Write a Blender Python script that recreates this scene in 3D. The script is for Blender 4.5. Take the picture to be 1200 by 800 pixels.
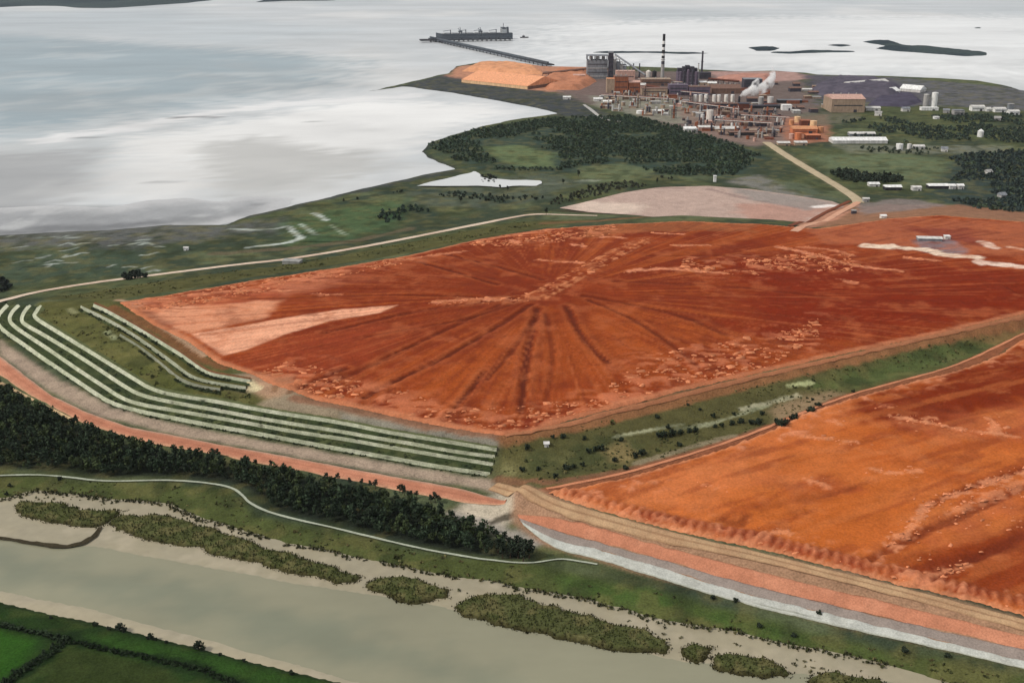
import bpy, math, random
import numpy as np
from mathutils import Vector
from mathutils.geometry import delaunay_2d_cdt

for o in list(bpy.data.objects):
    bpy.data.objects.remove(o)
rng = np.random.default_rng(7)
random.seed(7)
C = bpy.context.scene.collection
scene = bpy.context.scene

# ---------------------------------------------------------------- camera
CAM_H = 300.0
FPX = 1287.0
PITCH = math.atan(460.0 / FPX)
cam_d = bpy.data.cameras.new('camera')
cam_d.sensor_width = 36.0
cam_d.lens = 36.0 * FPX / 1200.0
cam_d.clip_start = 1.0
cam_d.clip_end = 60000.0
cam = bpy.data.objects.new('camera', cam_d)
cam.location = (0, 0, CAM_H)
cam.rotation_euler = (math.pi / 2 - PITCH, 0, 0)
C.objects.link(cam)
scene.camera = cam

# ---------------------------------------------------------------- sky and sun (bright overcast)
SUN_EL, SUN_AZ = math.radians(44), math.radians(-108)     # azimuth from +Y towards +X
world = bpy.data.worlds.new('World')
scene.world = world
world.use_nodes = True
nt = world.node_tree
bg = nt.nodes['Background']
sky = nt.nodes.new('ShaderNodeTexSky')
sky.sky_type = 'NISHITA'
sky.sun_disc = False
sky.sun_elevation = SUN_EL
sky.sun_rotation = SUN_AZ
sky.air_density = 1.0
sky.dust_density = 4.0
sky.ozone_density = 1.0
mixw = nt.nodes.new('ShaderNodeMixRGB')
mixw.inputs['Fac'].default_value = 0.72
mixw.inputs['Color2'].default_value = (8.0, 8.05, 8.15, 1)     # even cloud sheet
nt.links.new(sky.outputs['Color'], mixw.inputs['Color1'])
nt.links.new(mixw.outputs['Color'], bg.inputs['Color'])
bg.inputs['Strength'].default_value = 0.097
sun_d = bpy.data.lights.new('sun', 'SUN')
sun_d.energy = 2.6
sun_d.angle = math.radians(6)
sun_d.color = (1.0, 0.94, 0.85)
sun = bpy.data.objects.new('sun', sun_d)
sdir = Vector((math.sin(SUN_AZ) * math.cos(SUN_EL), math.cos(SUN_AZ) * math.cos(SUN_EL), math.sin(SUN_EL)))
sun.rotation_euler = sdir.to_track_quat('Z', 'Y').to_euler()
sun.location = (0, 0, 800)
C.objects.link(sun)
scene.view_settings.view_transform = 'Standard'
scene.view_settings.look = 'None'
scene.view_settings.gamma = 1.0
scene.view_settings.use_curve_mapping = False
scene.view_settings.exposure = -0.1
scene.cycles.volume_bounces = 8

# ---------------------------------------------------------------- survey helpers: picture point -> place on the ground
CP, SP = math.cos(PITCH), math.sin(PITCH)

def W(px, py, z=2.0):
    u = (px - 600.0) / FPX
    v = (400.0 - py) / FPX
    dy = CP + v * SP
    dz = -SP + v * CP
    t = (z - CAM_H) / dz
    return (u * t, dy * t)

def depth_at(x, y, z):
    return y * CP - (z - CAM_H) * SP

def mpp(px, py, z=2.0):
    x, y = W(px, py, z)
    return depth_at(x, y, z) / FPX

def WL(pts, z=None):
    return [W(p[0], p[1], (p[2] if len(p) > 2 else 2.0) if z is None else z) for p in pts]

K_LIGHT = 1.12
def S(r, g, b, k=None):
    k = k or K_LIGHT
    out = []
    for c in (r, g, b):
        c /= 255.0
        l = c / 12.92 if c <= 0.04045 else ((c + 0.055) / 1.055) ** 2.4
        out.append(l / k)
    return np.array(out)

# ---------------------------------------------------------------- noise
def _hash(ix, iy, seed):
    h = (ix * 374761393 + iy * 668265263 + seed * 974711) & 0xffffffff
    h = ((h ^ (h >> 13)) * 1274126177) & 0xffffffff
    h = h ^ (h >> 16)
    return (h & 0xffff) / 65535.0

def vnoise(x, y, seed=0):
    x = np.asarray(x, float); y = np.asarray(y, float)
    ix = np.floor(x).astype(np.int64); iy = np.floor(y).astype(np.int64)
    fx = x - ix; fy = y - iy
    fx = fx * fx * (3 - 2 * fx); fy = fy * fy * (3 - 2 * fy)
    a = _hash(ix, iy, seed); b = _hash(ix + 1, iy, seed)
    c = _hash(ix, iy + 1, seed); d = _hash(ix + 1, iy + 1, seed)
    return (a * (1 - fx) + b * fx) * (1 - fy) + (c * (1 - fx) + d * fx) * fy

def fbm(x, y, scale, octaves=4, seed=0, gain=0.5):
    x = np.asarray(x, float) / scale; y = np.asarray(y, float) / scale
    s = 0; a = 1; t = 0
    for i in range(octaves):
        s = s + a * vnoise(x + 17.3 * i, y - 9.1 * i, seed + i)
        t += a; a *= gain
        x = x * 2.03; y = y * 2.03
    return s / t

def smooth(a, b, x):
    t = np.clip((x - a) / (b - a), 0, 1)
    return t * t * (3 - 2 * t)

# ---------------------------------------------------------------- polyline / polygon helpers
def resample(pts, step):
    pts = np.array(pts, float)
    seg = np.linalg.norm(np.diff(pts[:, :2], axis=0), axis=1)
    s = np.concatenate([[0], np.cumsum(seg)])
    n = max(2, int(s[-1] / step) + 1)
    t = np.linspace(0, s[-1], n)
    return np.stack([np.interp(t, s, pts[:, k]) for k in range(pts.shape[1])], 1)

def resample_n(pts, n):
    pts = np.array(pts, float)
    seg = np.linalg.norm(np.diff(pts[:, :2], axis=0), axis=1)
    s = np.concatenate([[0], np.cumsum(seg)])
    t = np.linspace(0, s[-1], n)
    return np.stack([np.interp(t, s, pts[:, k]) for k in range(pts.shape[1])], 1)

def chaikin(pts, it=2, closed=False):
    p = np.array(pts, float)
    for _ in range(it):
        if closed:
            q = np.roll(p, -1, 0)
            p = np.stack([p * .75 + q * .25, p * .25 + q * .75], 1).reshape(-1, p.shape[1])
        else:
            q = p[1:]; a = p[:-1]
            m = np.stack([a * .75 + q * .25, a * .25 + q * .75], 1).reshape(-1, p.shape[1])
            p = np.concatenate([p[:1], m, p[-1:]])
    return p

def roughen(poly, amp, step, seed=0, closed=True):
    p = np.array(poly, float)
    if closed:
        p = np.concatenate([p, p[:1]])
    p = resample(p, step)
    if closed:
        p = p[:-1]
    d = np.roll(p, -1, 0) - np.roll(p, 1, 0)
    n = np.stack([-d[:, 1], d[:, 0]], 1)
    n /= np.linalg.norm(n, axis=1)[:, None] + 1e-9
    a = (fbm(p[:, 0], p[:, 1], step * 6, 4, seed, 0.6) - 0.5) * 2 * amp
    return p + n * a[:, None]

def seg_dist(px, py, a, b, want=False):
    """distance of many points to many segments; a,b (M,2)"""
    N = len(px); best = np.full(N, 1e18); bx = np.zeros(N); by = np.zeros(N)
    for i in range(len(a)):
        ax, ay = a[i]; dx, dy = b[i] - a[i]
        L = dx * dx + dy * dy + 1e-12
        t = np.clip(((px - ax) * dx + (py - ay) * dy) / L, 0, 1)
        qx = ax + t * dx; qy = ay + t * dy
        d = (px - qx) ** 2 + (py - qy) ** 2
        if want:
            m = d < best
            bx[m] = qx[m]; by[m] = qy[m]
        np.minimum(best, d, out=best)
    return (np.sqrt(best), bx, by) if want else np.sqrt(best)

def inside(px, py, poly):
    poly = np.asarray(poly, float)
    r = np.zeros(len(px), bool)
    x0, y0 = poly[-1]
    for x1, y1 in poly:
        c = ((y1 > py) != (y0 > py))
        if c.any():
            xi = (x0 - x1) * (py - y1) / ((y0 - y1) if y0 != y1 else 1e-9) + x1
            r ^= c & (px < xi)
        x0, y0 = x1, y1
    return r

def sdist(px, py, poly, cap=60.0):
    """signed distance, + inside; only exact within cap of the outline"""
    poly = np.asarray(poly, float)
    px = np.asarray(px, float); py = np.asarray(py, float)
    res = np.full(len(px), -cap)
    lo = poly.min(0) - cap; hi = poly.max(0) + cap
    bb = np.where((px > lo[0]) & (px < hi[0]) & (py > lo[1]) & (py < hi[1]))[0]
    if len(bb) == 0:
        return res
    x = px[bb]; y = py[bb]
    ins = inside(x, y, poly)
    best = np.full(len(bb), cap * cap)
    order = np.argsort(x); xs = x[order]; ys = y[order]
    bs = best[order]
    nxt = np.roll(poly, -1, 0)
    for (ax, ay), (cx, cy) in zip(poly, nxt):
        i0 = np.searchsorted(xs, min(ax, cx) - cap); i1 = np.searchsorted(xs, max(ax, cx) + cap)
        if i1 <= i0: continue
        X = xs[i0:i1]; Y = ys[i0:i1]
        dx = cx - ax; dy = cy - ay; L = dx * dx + dy * dy + 1e-12
        t = np.clip(((X - ax) * dx + (Y - ay) * dy) / L, 0, 1)
        d = (X - ax - t * dx) ** 2 + (Y - ay - t * dy) ** 2
        bs[i0:i1] = np.minimum(bs[i0:i1], d)
    best[order] = bs
    d = np.sqrt(best)
    res[bb] = np.where(ins, d, -d)
    return res

def ldist(px, py, line, cap=60.0):
    line = np.asarray(line, float)[:, :2]
    res = np.full(len(px), cap)
    lo = line.min(0) - cap; hi = line.max(0) + cap
    bb = np.where((px > lo[0]) & (px < hi[0]) & (py > lo[1]) & (py < hi[1]))[0]
    if len(bb):
        res[bb] = np.minimum(cap, seg_dist(px[bb], py[bb], line[:-1], line[1:]))
    return res

# ---------------------------------------------------------------- picture outlines of the place
COAST = [(-420, 300), (-200, 288), (-60, 280), (0, 274), (60, 270), (130, 268), (200, 262), (262, 262), (290, 251), (340, 240), (400, 226), (450, 214), (500, 203), (530, 198),
         (512, 191), (500, 185), (491, 177), (500, 168), (520, 160), (560, 149), (600, 140), (649, 133), (630, 127), (600, 122),
         (560, 115), (520, 108), (490, 104), (474, 102), (440, 107), (422, 107), (440, 105), (476, 97), (500, 91), (522, 86), (532, 78), (560, 73),
         (600, 72), (640, 78), (690, 79), (740, 78), (790, 80), (830, 82), (870, 84), (905, 83), (950, 86), (962, 88), (1020, 89), (1050, 90),
         (1100, 92), (1150, 95), (1180, 100), (1200, 106), (1300, 118), (1500, 135)]
BANK = [(1700, 960), (1300, 855), (1100, 802), (1050, 786), (1000, 774), (950, 762), (900, 754), (850, 742), (790, 734), (740, 722), (690, 706),
        (640, 697), (600, 690), (560, 682), (520, 680), (480, 668), (430, 660), (380, 648), (330, 640), (280, 625), (235, 612), (200, 594),
        (150, 590), (100, 583), (40, 577), (20, 583), (0, 588), (-120, 575), (-420, 530)]
MUD_A = [(138, 354), (200, 345), (300, 328), (400, 313), (480, 299), (560, 280), (640, 268), (720, 263), (800, 259), (900, 263),
         (955, 268), (1000, 262), (1040, 256), (1100, 252), (1200, 260), (1420, 285), (1460, 330), (1200, 368), (1130, 384), (1050, 402), (960, 421), (900, 434), (850, 446),
         (800, 458), (720, 478), (660, 494), (625, 506), (590, 509), (560, 506), (500, 496), (420, 479), (360, 466), (320, 450), (290, 437),
         (255, 425), (215, 398), (180, 380)]
MUD_B = [(640, 577), (690, 567), (735, 558), (790, 542), (850, 524), (905, 503), (940, 486), (985, 470), (1050, 452), (1120, 434), (1160, 420),
         (1200, 396), (1420, 325), (1800, 560), (1420, 790), (1200, 722), (1140, 705), (1080, 690), (1000, 670), (940, 655), (880, 641), (820, 629), (760, 615), (700, 598), (660, 586)]
POND = [(655, 244), (690, 236), (730, 226), (770, 220), (830, 218), (880, 222), (930, 229), (975, 236), (990, 242), (965, 250), (950, 260),
        (925, 263), (880, 263), (800, 258), (740, 252), (690, 249)]
S1 = [(47, 357), (43, 364), (38, 371), (61, 385), (108.5, 414), (154, 442), (178.5, 457), (210, 464), (252, 470), (298, 479), (340, 486), (400, 495), (452, 506), (487, 511.5), (522, 517), (582, 527)]
S2 = [(35, 357), (28, 365), (24, 375), (30, 381), (49, 391), (84, 412), (112, 430), (143, 451), (164, 463), (200, 471), (252, 480), (298, 489), (340, 496), (400, 505.5), (435, 512), (484, 520), (533, 529), (580, 535)]
S3 = [(22, 357), (13, 366), (10, 375), (17, 383), (35, 395), (58, 410), (91, 433), (122, 453), (143, 467), (165, 474), (200, 480), (252, 489), (298, 497), (340, 505), (405, 514.5), (452, 523), (505, 532), (578, 544)]
S4 = [(9, 357), (0, 366), (-5, 376), (3, 387), (23, 400), (52, 421), (84, 442), (112, 461), (130, 472), (160, 481), (200, 489), (252, 499), (287, 505), (340, 515), (405, 527), (452, 535), (505, 545), (574, 555.5)]
U1 = [(109, 358), (126, 365), (166, 388), (192, 404), (212, 416), (232, 431), (246, 439), (270, 443), (293, 447)]
U2 = [(94, 360), (128, 376), (157, 393), (184, 412), (206, 428), (222, 441), (240, 447), (262, 451), (288, 455)]
ROAD_IN = [(-180, 330), (-60, 385), (0, 417), (30, 440), (60, 463), (100, 482), (150, 500), (200, 509), (250, 519), (350, 537), (450, 556), (540, 572), (594, 588)]
ROAD_OUT = [(-180, 350), (-60, 405), (0, 440), (40, 466), (100, 497), (170, 518), (260, 534), (350, 552), (450, 571), (530, 587), (570, 592), (592, 593)]
PATH = [(-60, 562), (30, 556), (75, 559), (120, 565), (160, 564), (200, 563), (240, 566), (270, 571), (284, 580), (292, 590), (310, 599), (340, 608), (400, 621), (460, 636), (520, 649), (580, 658), (620, 661), (645, 657)]
NROAD = [(-200, 385), (-60, 366), (0, 353), (40, 343), (80, 336), (120, 330), (200, 320), (280, 310), (330, 305), (400, 294), (460, 283), (500, 275), (560, 263), (600, 255), (625, 251), (660, 252), (700, 253)]

# ---------------------------------------------------------------- terrain heights (break lines joined by a triangulated surface)
zs4, zs3, zs2, zs1 = 5.5, 8.7, 11.9, 15.1
brk = []
def BL(pts, z): brk.append(np.array([(*W(p[0], p[1], z if len(p) < 3 else p[2]), z if len(p) < 3 else p[2]) for p in pts]))
BL(BANK, 0.4)
BL(PATH, 3.0)
BL([(645, 652), (700, 664), (760, 684), (850, 709), (950, 733), (1080, 759), (1200, 787), (1400, 840), (1700, 930)], 2.6)
BL([(630, 634), (700, 645), (760, 660), (850, 689), (950, 714), (1080, 744), (1200, 774), (1400, 825), (1700, 905)], 3.2)
BL(ROAD_IN, 4.6)
BL(ROAD_OUT, 4.2)
BL([(610, 606), (700, 634), (760, 650), (850, 680), (950, 705), (1080, 735), (1200, 764), (1400, 812), (1700, 885)], 5.2)
BL([(604, 588), (650, 603), (700, 616), (780, 640), (850, 658), (950, 682), (1080, 712), (1200, 742), (1400, 795), (1700, 860)], 10.0)
BL([(600, 574), (640, 583), (700, 602), (760, 620), (820, 634), (880, 646), (940, 660), (1000, 675), (1080, 696), (1140, 711), (1200, 729), (1400, 785)], 12.6)
for L, z in ((S4, zs4), (S3, zs3), (S2, zs2), (S1, zs1)):
    BL([(p[0], p[1] + 2.6) for p in L], z)
    BL([(p[0], p[1] - 2.6) for p in L], z + 2.4)
BL([(p[0], p[1] + 2.2) for p in U2], 19.5); BL([(p[0], p[1] - 2.0) for p in U2], 21.0)
BL([(p[0], p[1] + 2.2) for p in U1], 22.0); BL([(p[0], p[1] - 2.0) for p in U1], 24.0)
RIM_Z = [26.0] + [22.0] * 17 + [22.0] * 7 + [20.5] * 7 + [21.5, 23.0, 25.0, 26.0, 26.0, 26.0]
mud_a_rim = [W(x, y, z) for (x, y), z in zip(MUD_A, RIM_Z)]
brk.append(np.array([(*p, z) for p, z in zip(mud_a_rim, RIM_Z)] + [(*mud_a_rim[0], 26.0)]))
BL([(605, 514), (660, 500), (720, 484), (800, 464), (900, 440), (1000, 419), (1100, 396), (1200, 374), (1300, 353)], 20.3)
BL([(380, 478), (440, 489), (500, 500), (560, 510), (596, 514)], 20.0)
BL([(455, 345), (560, 335), (640, 345), (700, 335), (760, 290)], 29.0)
BL([(400, 400), (500, 410), (610, 420), (720, 400), (820, 375)], 26.0)
BL([(880, 330), (1000, 330), (1120, 330), (1300, 330)], 25.0)
mud_b_rim = [W(x, y, 13.0) for (x, y) in MUD_B]
brk.append(np.array([(*p, 13.0) for p in mud_b_rim] + [(*mud_b_rim[0], 13.0)]))
BL([(900, 560), (1000, 560), (1100, 570), (1200, 560), (1350, 560)], 16.5)
BL(NROAD, 7.0)
BL([(x, y - 7) for x, y in NROAD], 3.0)
BL([(605, 519), (660, 505), (720, 490), (800, 470), (900, 446), (1000, 424), (1100, 402), (1180, 382), (1300, 355)], 17.5)
BL([(640, 548), (700, 535), (780, 512), (860, 490), (950, 462), (1060, 432), (1140, 410), (1250, 372)], 11.0)
POND_W = [W(x, y, 6.0) for x, y in POND]
brk.append(np.array([(*p, 6.0) for p in POND_W] + [(*POND_W[0], 6.0)]))
BL([(640, 262), (720, 257), (800, 252.5), (900, 257), (950, 261)], 15.0)
BL([(1000, 243), (1060, 240), (1130, 243), (1200, 250), (1420, 268)], 7.0)
BL([(-420, 330), (-200, 312), (-60, 300), (100, 295), (250, 285), (400, 250), (500, 225), (560, 228), (650, 210), (760, 195), (900, 195), (1000, 215), (1100, 220), (1250, 225), (1450, 235)], 2.6)
pts2, zz, edges = [], [], []
seen = {}
for b in brk:
    r = resample(b, 14.0)
    prev = None
    for x, y, z in r:
        k = (round(x, 1), round(y, 1))
        if k not in seen:
            seen[k] = len(pts2); pts2.append(Vector((x, y))); zz.append(z)
        i = seen[k]
        prev = i
# frame of far points
for x, y in ((-2500, 200), (-2500, 2200), (2500, 2200), (2500, 200), (0, 2400), (0, 150), (-1200, 300), (1500, 250), (-2500, 1200), (2500, 1200)):
    pts2.append(Vector((x, y))); zz.append(2.0)
res = delaunay_2d_cdt(pts2, [], [], 0, 0.01)
vco = np.array([(v.x, v.y) for v in res[0]])
vz = np.array([np.mean([zz[j] for j in o]) if len(o) else 2.0 for o in res[3]])
GX0, GX1, GY0, GY1, GS = -1300.0, 1700.0, 300.0, 1900.0, 3.0
gnx = int((GX1 - GX0) / GS) + 1; gny = int((GY1 - GY0) / GS) + 1
HG = np.full((gny, gnx), 2.5)
for f in res[2]:
    a, b, c = vco[f[0]], vco[f[1]], vco[f[2]]
    i0 = max(0, int((min(a[0], b[0], c[0]) - GX0) / GS)); i1 = min(gnx - 1, int((max(a[0], b[0], c[0]) - GX0) / GS) + 1)
    j0 = max(0, int((min(a[1], b[1], c[1]) - GY0) / GS)); j1 = min(gny - 1, int((max(a[1], b[1], c[1]) - GY0) / GS) + 1)
    if i1 < i0 or j1 < j0: continue
    X, Y = np.meshgrid(GX0 + np.arange(i0, i1 + 1) * GS, GY0 + np.arange(j0, j1 + 1) * GS)
    det = (b[1] - c[1]) * (a[0] - c[0]) + (c[0] - b[0]) * (a[1] - c[1])
    if abs(det) < 1e-9: continue
    l1 = ((b[1] - c[1]) * (X - c[0]) + (c[0] - b[0]) * (Y - c[1])) / det
    l2 = ((c[1] - a[1]) * (X - c[0]) + (a[0] - c[0]) * (Y - c[1])) / det
    l3 = 1 - l1 - l2
    m = (l1 >= -1e-6) & (l2 >= -1e-6) & (l3 >= -1e-6)
    Z = l1 * vz[f[0]] + l2 * vz[f[1]] + l3 * vz[f[2]]
    sub = HG[j0:j1 + 1, i0:i1 + 1]; sub[m] = Z[m]
_k = HG.copy()
for _ in range(1):
    p = np.pad(_k, 1, mode='edge')
    _k = (p[:-2, 1:-1] + p[2:, 1:-1] + p[1:-1, :-2] + p[1:-1, 2:] + 2 * p[1:-1, 1:-1]) / 6
HG = _k

def TH(x, y):
    x = np.asarray(x, float); y = np.asarray(y, float)
    gx = np.clip((x - GX0) / GS, 0, gnx - 1.001); gy = np.clip((y - GY0) / GS, 0, gny - 1.001)
    ix = gx.astype(int); iy = gy.astype(int); fx = gx - ix; fy = gy - iy
    z = (HG[iy, ix] * (1 - fx) + HG[iy, ix + 1] * fx) * (1 - fy) + (HG[iy + 1, ix] * (1 - fx) + HG[iy + 1, ix + 1] * fx) * fy
    far = smooth(1650, 1850, y)
    return z * (1 - far) + 3.0 * far

def PT(px, py):
    """picture point to the terrain surface"""
    z = 3.0
    for _ in range(8):
        x, y = W(px, py, z)
        z = 0.5 * z + 0.5 * float(TH(np.array([x]), np.array([y]))[0])
    x, y = W(px, py, z)
    return x, y, z

def PTL(pts):
    return [PT(*p)[:2] for p in pts]

# ---------------------------------------------------------------- materials
MATS = {}
def paint_mat(name, s1=0.15, s2=1.2, amp=0.35, rough=0.95, bump=0.6, spec=0.15, hue=0.0):
    if name in MATS: return MATS[name]
    m = bpy.data.materials.new(name); m.use_nodes = True
    t = m.node_tree; n = t.nodes; l = t.links
    b = n['Principled BSDF']
    at = n.new('ShaderNodeAttribute'); at.attribute_name = 'albedo'
    geo = n.new('ShaderNodeNewGeometry')
    n1 = n.new('ShaderNodeTexNoise'); n1.inputs['Scale'].default_value = s1; n1.inputs['Detail'].default_value = 7; n1.inputs['Roughness'].default_value = .66
    n2 = n.new('ShaderNodeTexNoise'); n2.inputs['Scale'].default_value = s2; n2.inputs['Detail'].default_value = 3
    l.new(geo.outputs['Position'], n1.inputs['Vector']); l.new(geo.outputs['Position'], n2.inputs['Vector'])
    ad = n.new('ShaderNodeMath'); ad.operation = 'ADD'
    l.new(n1.outputs['Fac'], ad.inputs[0]); l.new(n2.outputs['Fac'], ad.inputs[1])
    mr = n.new('ShaderNodeMapRange')
    mr.inputs['From Min'].default_value = 0.6; mr.inputs['From Max'].default_value = 1.4
    mr.inputs['To Min'].default_value = 1 - amp; mr.inputs['To Max'].default_value = 1 + amp
    l.new(ad.outputs[0], mr.inputs['Value'])
    mx = n.new('ShaderNodeMixRGB'); mx.blend_type = 'MULTIPLY'; mx.inputs['Fac'].default_value = 1
    l.new(at.outputs['Color'], mx.inputs['Color1']); l.new(mr.outputs['Result'], mx.inputs['Color2'])
    l.new(mx.outputs['Color'], b.inputs['Base Color'])
    b.inputs['Roughness'].default_value = rough
    b.inputs['Specular IOR Level'].default_value = spec
    if bump > 0:
        bp = n.new('ShaderNodeBump'); bp.inputs['Strength'].default_value = bump; bp.inputs['Distance'].default_value = 0.6
        l.new(ad.outputs[0], bp.inputs['Height']); l.new(bp.outputs['Normal'], b.inputs['Normal'])
    MATS[name] = m
    return m

def solid(name, col, rough=0.7, amp=0.25, scale=0.3, metallic=0.0):
    if name in MATS: return MATS[name]
    m = bpy.data.materials.new(name); m.use_nodes = True
    t = m.node_tree; n = t.nodes; l = t.links
    b = n['Principled BSDF']
    geo = n.new('ShaderNodeNewGeometry')
    mp = n.new('ShaderNodeVectorMath'); mp.operation = 'MULTIPLY'; mp.inputs[1].default_value = (1, 1, 0.35)
    n1 = n.new('ShaderNodeTexNoise'); n1.inputs['Scale'].default_value = scale; n1.inputs['Detail'].default_value = 6
    l.new(geo.outputs['Position'], mp.inputs[0]); l.new(mp.outputs[0], n1.inputs['Vector'])
    mr = n.new('ShaderNodeMapRange'); mr.inputs['From Min'].default_value = 0.3; mr.inputs['From Max'].default_value = 0.7
    mr.inputs['To Min'].default_value = 1 - amp; mr.inputs['To Max'].default_value = 1 + amp
    l.new(n1.outputs['Fac'], mr.inputs['Value'])
    mx = n.new('ShaderNodeMixRGB'); mx.blend_type = 'MULTIPLY'; mx.inputs['Fac'].default_value = 1
    mx.inputs['Color1'].default_value = (*col, 1)
    l.new(mr.outputs['Result'], mx.inputs['Color2']); l.new(mx.outputs['Color'], b.inputs['Base Color'])
    b.inputs['Roughness'].default_value = rough; b.inputs['Metallic'].default_value = metallic
    b.inputs['Specular IOR Level'].default_value = 0.25
    MATS[name] = m
    return m

def water_mat(name, rough, bscale, bstr, refl=1.0):
    """silty water: diffuse silt under a reflecting surface; the attribute's alpha is how calm (mirror-like) the patch is"""
    m = bpy.data.materials.new(name); m.use_nodes = True
    t = m.node_tree; n = t.nodes; l = t.links
    n.remove(n['Principled BSDF'])
    at = n.new('ShaderNodeAttribute'); at.attribute_name = 'albedo'
    df = n.new('ShaderNodeBsdfDiffuse'); gl = n.new('ShaderNodeBsdfGlossy'); gl.inputs['Roughness'].default_value = rough
    fr = n.new('ShaderNodeFresnel'); fr.inputs['IOR'].default_value = 1.33
    mu = n.new('ShaderNodeMath'); mu.operation = 'MULTIPLY'
    m2 = n.new('ShaderNodeMath'); m2.operation = 'MULTIPLY'; m2.inputs[1].default_value = refl
    mx = n.new('ShaderNodeMixShader')
    geo = n.new('ShaderNodeNewGeometry')
    n1 = n.new('ShaderNodeTexNoise'); n1.inputs['Scale'].default_value = bscale; n1.inputs['Detail'].default_value = 4
    n3 = n.new('ShaderNodeTexNoise'); n3.inputs['Scale'].default_value = bscale * .06; n3.inputs['Detail'].default_value = 6; n3.inputs['Roughness'].default_value = .65
    sc = n.new('ShaderNodeVectorMath'); sc.operation = 'MULTIPLY'; sc.inputs[1].default_value = (.45, 1, 1)
    l.new(geo.outputs['Position'], sc.inputs[0]); l.new(sc.outputs[0], n3.inputs['Vector'])
    mr = n.new('ShaderNodeMapRange'); mr.inputs['From Min'].default_value = .3; mr.inputs['From Max'].default_value = .7; mr.inputs['To Min'].default_value = .86; mr.inputs['To Max'].default_value = 1.12
    l.new(n3.outputs['Fac'], mr.inputs['Value'])
    mc = n.new('ShaderNodeMixRGB'); mc.blend_type = 'MULTIPLY'; mc.inputs['Fac'].default_value = 1
    l.new(at.outputs['Color'], mc.inputs['Color1']); l.new(mr.outputs['Result'], mc.inputs['Color2'])
    l.new(mc.outputs['Color'], df.inputs['Color'])
    l.new(geo.outputs['Position'], n1.inputs['Vector'])
    bp = n.new('ShaderNodeBump'); bp.inputs['Strength'].default_value = bstr; bp.inputs['Distance'].default_value = 0.4
    l.new(n1.outputs['Fac'], bp.inputs['Height'])
    for q in (df, gl, fr): l.new(bp.outputs['Normal'], q.inputs['Normal'])
    l.new(fr.outputs[0], mu.inputs[0]); l.new(at.outputs['Alpha'], mu.inputs[1]); l.new(mu.outputs[0], m2.inputs[0])
    l.new(m2.outputs[0], mx.inputs[0]); l.new(df.outputs[0], mx.inputs[1]); l.new(gl.outputs[0], mx.inputs[2])
    l.new(mx.outputs[0], n['Material Output'].inputs['Surface'])
    MATS[name] = m
    return m

# ---------------------------------------------------------------- object helpers
def link_mesh(name, verts, faces, mat, cols=None, parent=None, kind=None, smooth_shade=False):
    me = bpy.data.meshes.new(name)
    verts = np.asarray(verts, np.float64)
    if isinstance(faces, np.ndarray):
        nf, k = faces.shape
        me.vertices.add(len(verts)); me.vertices.foreach_set('co', verts.astype(np.float32).ravel())
        me.loops.add(nf * k); me.loops.foreach_set('vertex_index', faces.astype(np.int32).ravel())
        me.polygons.add(nf)
        me.polygons.foreach_set('loop_start', np.arange(0, nf * k, k, dtype=np.int32))
        me.update(calc_edges=True)
    else:
        me.from_pydata([tuple(v) for v in verts], [], faces)
    if cols is not None:
        at = me.color_attributes.new('albedo', 'FLOAT_COLOR', 'POINT')
        c4 = np.ones((len(verts), 4), np.float32); c4[:, :3] = np.clip(cols, 0, 1)
        at.data.foreach_set('color', c4.ravel())
    if smooth_shade:
        me.polygons.foreach_set('use_smooth', np.ones(len(me.polygons), bool))
    me.materials.append(mat)
    o = bpy.data.objects.new(name, me)
    C.objects.link(o)
    if parent is not None: o.parent = parent
    if kind: o['kind'] = kind
    return o

def tag(o, label, cat, group=None):
    o['label'] = label; o['category'] = cat
    if group: o['group'] = group
    return o

def thing(name, label, cat, loc, rotz=0.0, group=None):
    o = bpy.data.objects.new(name, None); C.objects.link(o)
    o.location = loc; o.rotation_euler = (0, 0, rotz)
    o.empty_display_size = 1.0
    return tag(o, label, cat, group)

def copy_thing(root, loc, rotz, scale=None, label=None):
    r = root.copy(); C.objects.link(r); r.location = loc; r.rotation_euler = (0, 0, rotz)
    if scale: r.scale = scale
    if label: r['label'] = label
    for ch in list(root.children):
        c = ch.copy(); C.objects.link(c); c.parent = r
        for g in ch.children:
            d = g.copy(); C.objects.link(d); d.parent = c
    return r

def grid_sheet(poly, sp):
    """grid of quads filling an outline; the rim vertices are pulled on to the outline. Returns xy, quads, signed distance"""
    poly = np.asarray(poly, float)
    lo = poly.min(0) - sp; hi = poly.max(0) + sp
    nx = int((hi[0] - lo[0]) / sp) + 2; ny = int((hi[1] - lo[1]) / sp) + 2
    X, Y = np.meshgrid(lo[0] + np.arange(nx) * sp, lo[1] + np.arange(ny) * sp)
    x = X.ravel(); y = Y.ravel()
    ins = inside(x, y, poly).reshape(ny, nx)
    any4 = ins[:-1, :-1] | ins[1:, :-1] | ins[:-1, 1:] | ins[1:, 1:]
    j, i = np.where(any4)
    q = np.stack([j * nx + i, j * nx + i + 1, (j + 1) * nx + i + 1, (j + 1) * nx + i], 1)
    used = np.zeros(nx * ny, bool); used[q.ravel()] = True
    remap = np.cumsum(used) - 1
    xs = x[used]; ys = y[used]; q = remap[q]
    out = np.where(~ins.ravel()[used])[0]
    nxt = np.roll(poly, -1, 0)
    if len(out):
        d, bx, by = seg_dist_fast(xs[out], ys[out], poly, nxt, sp * 2.0)
        xs[out] = bx; ys[out] = by
    return np.stack([xs, ys], 1), q

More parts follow.
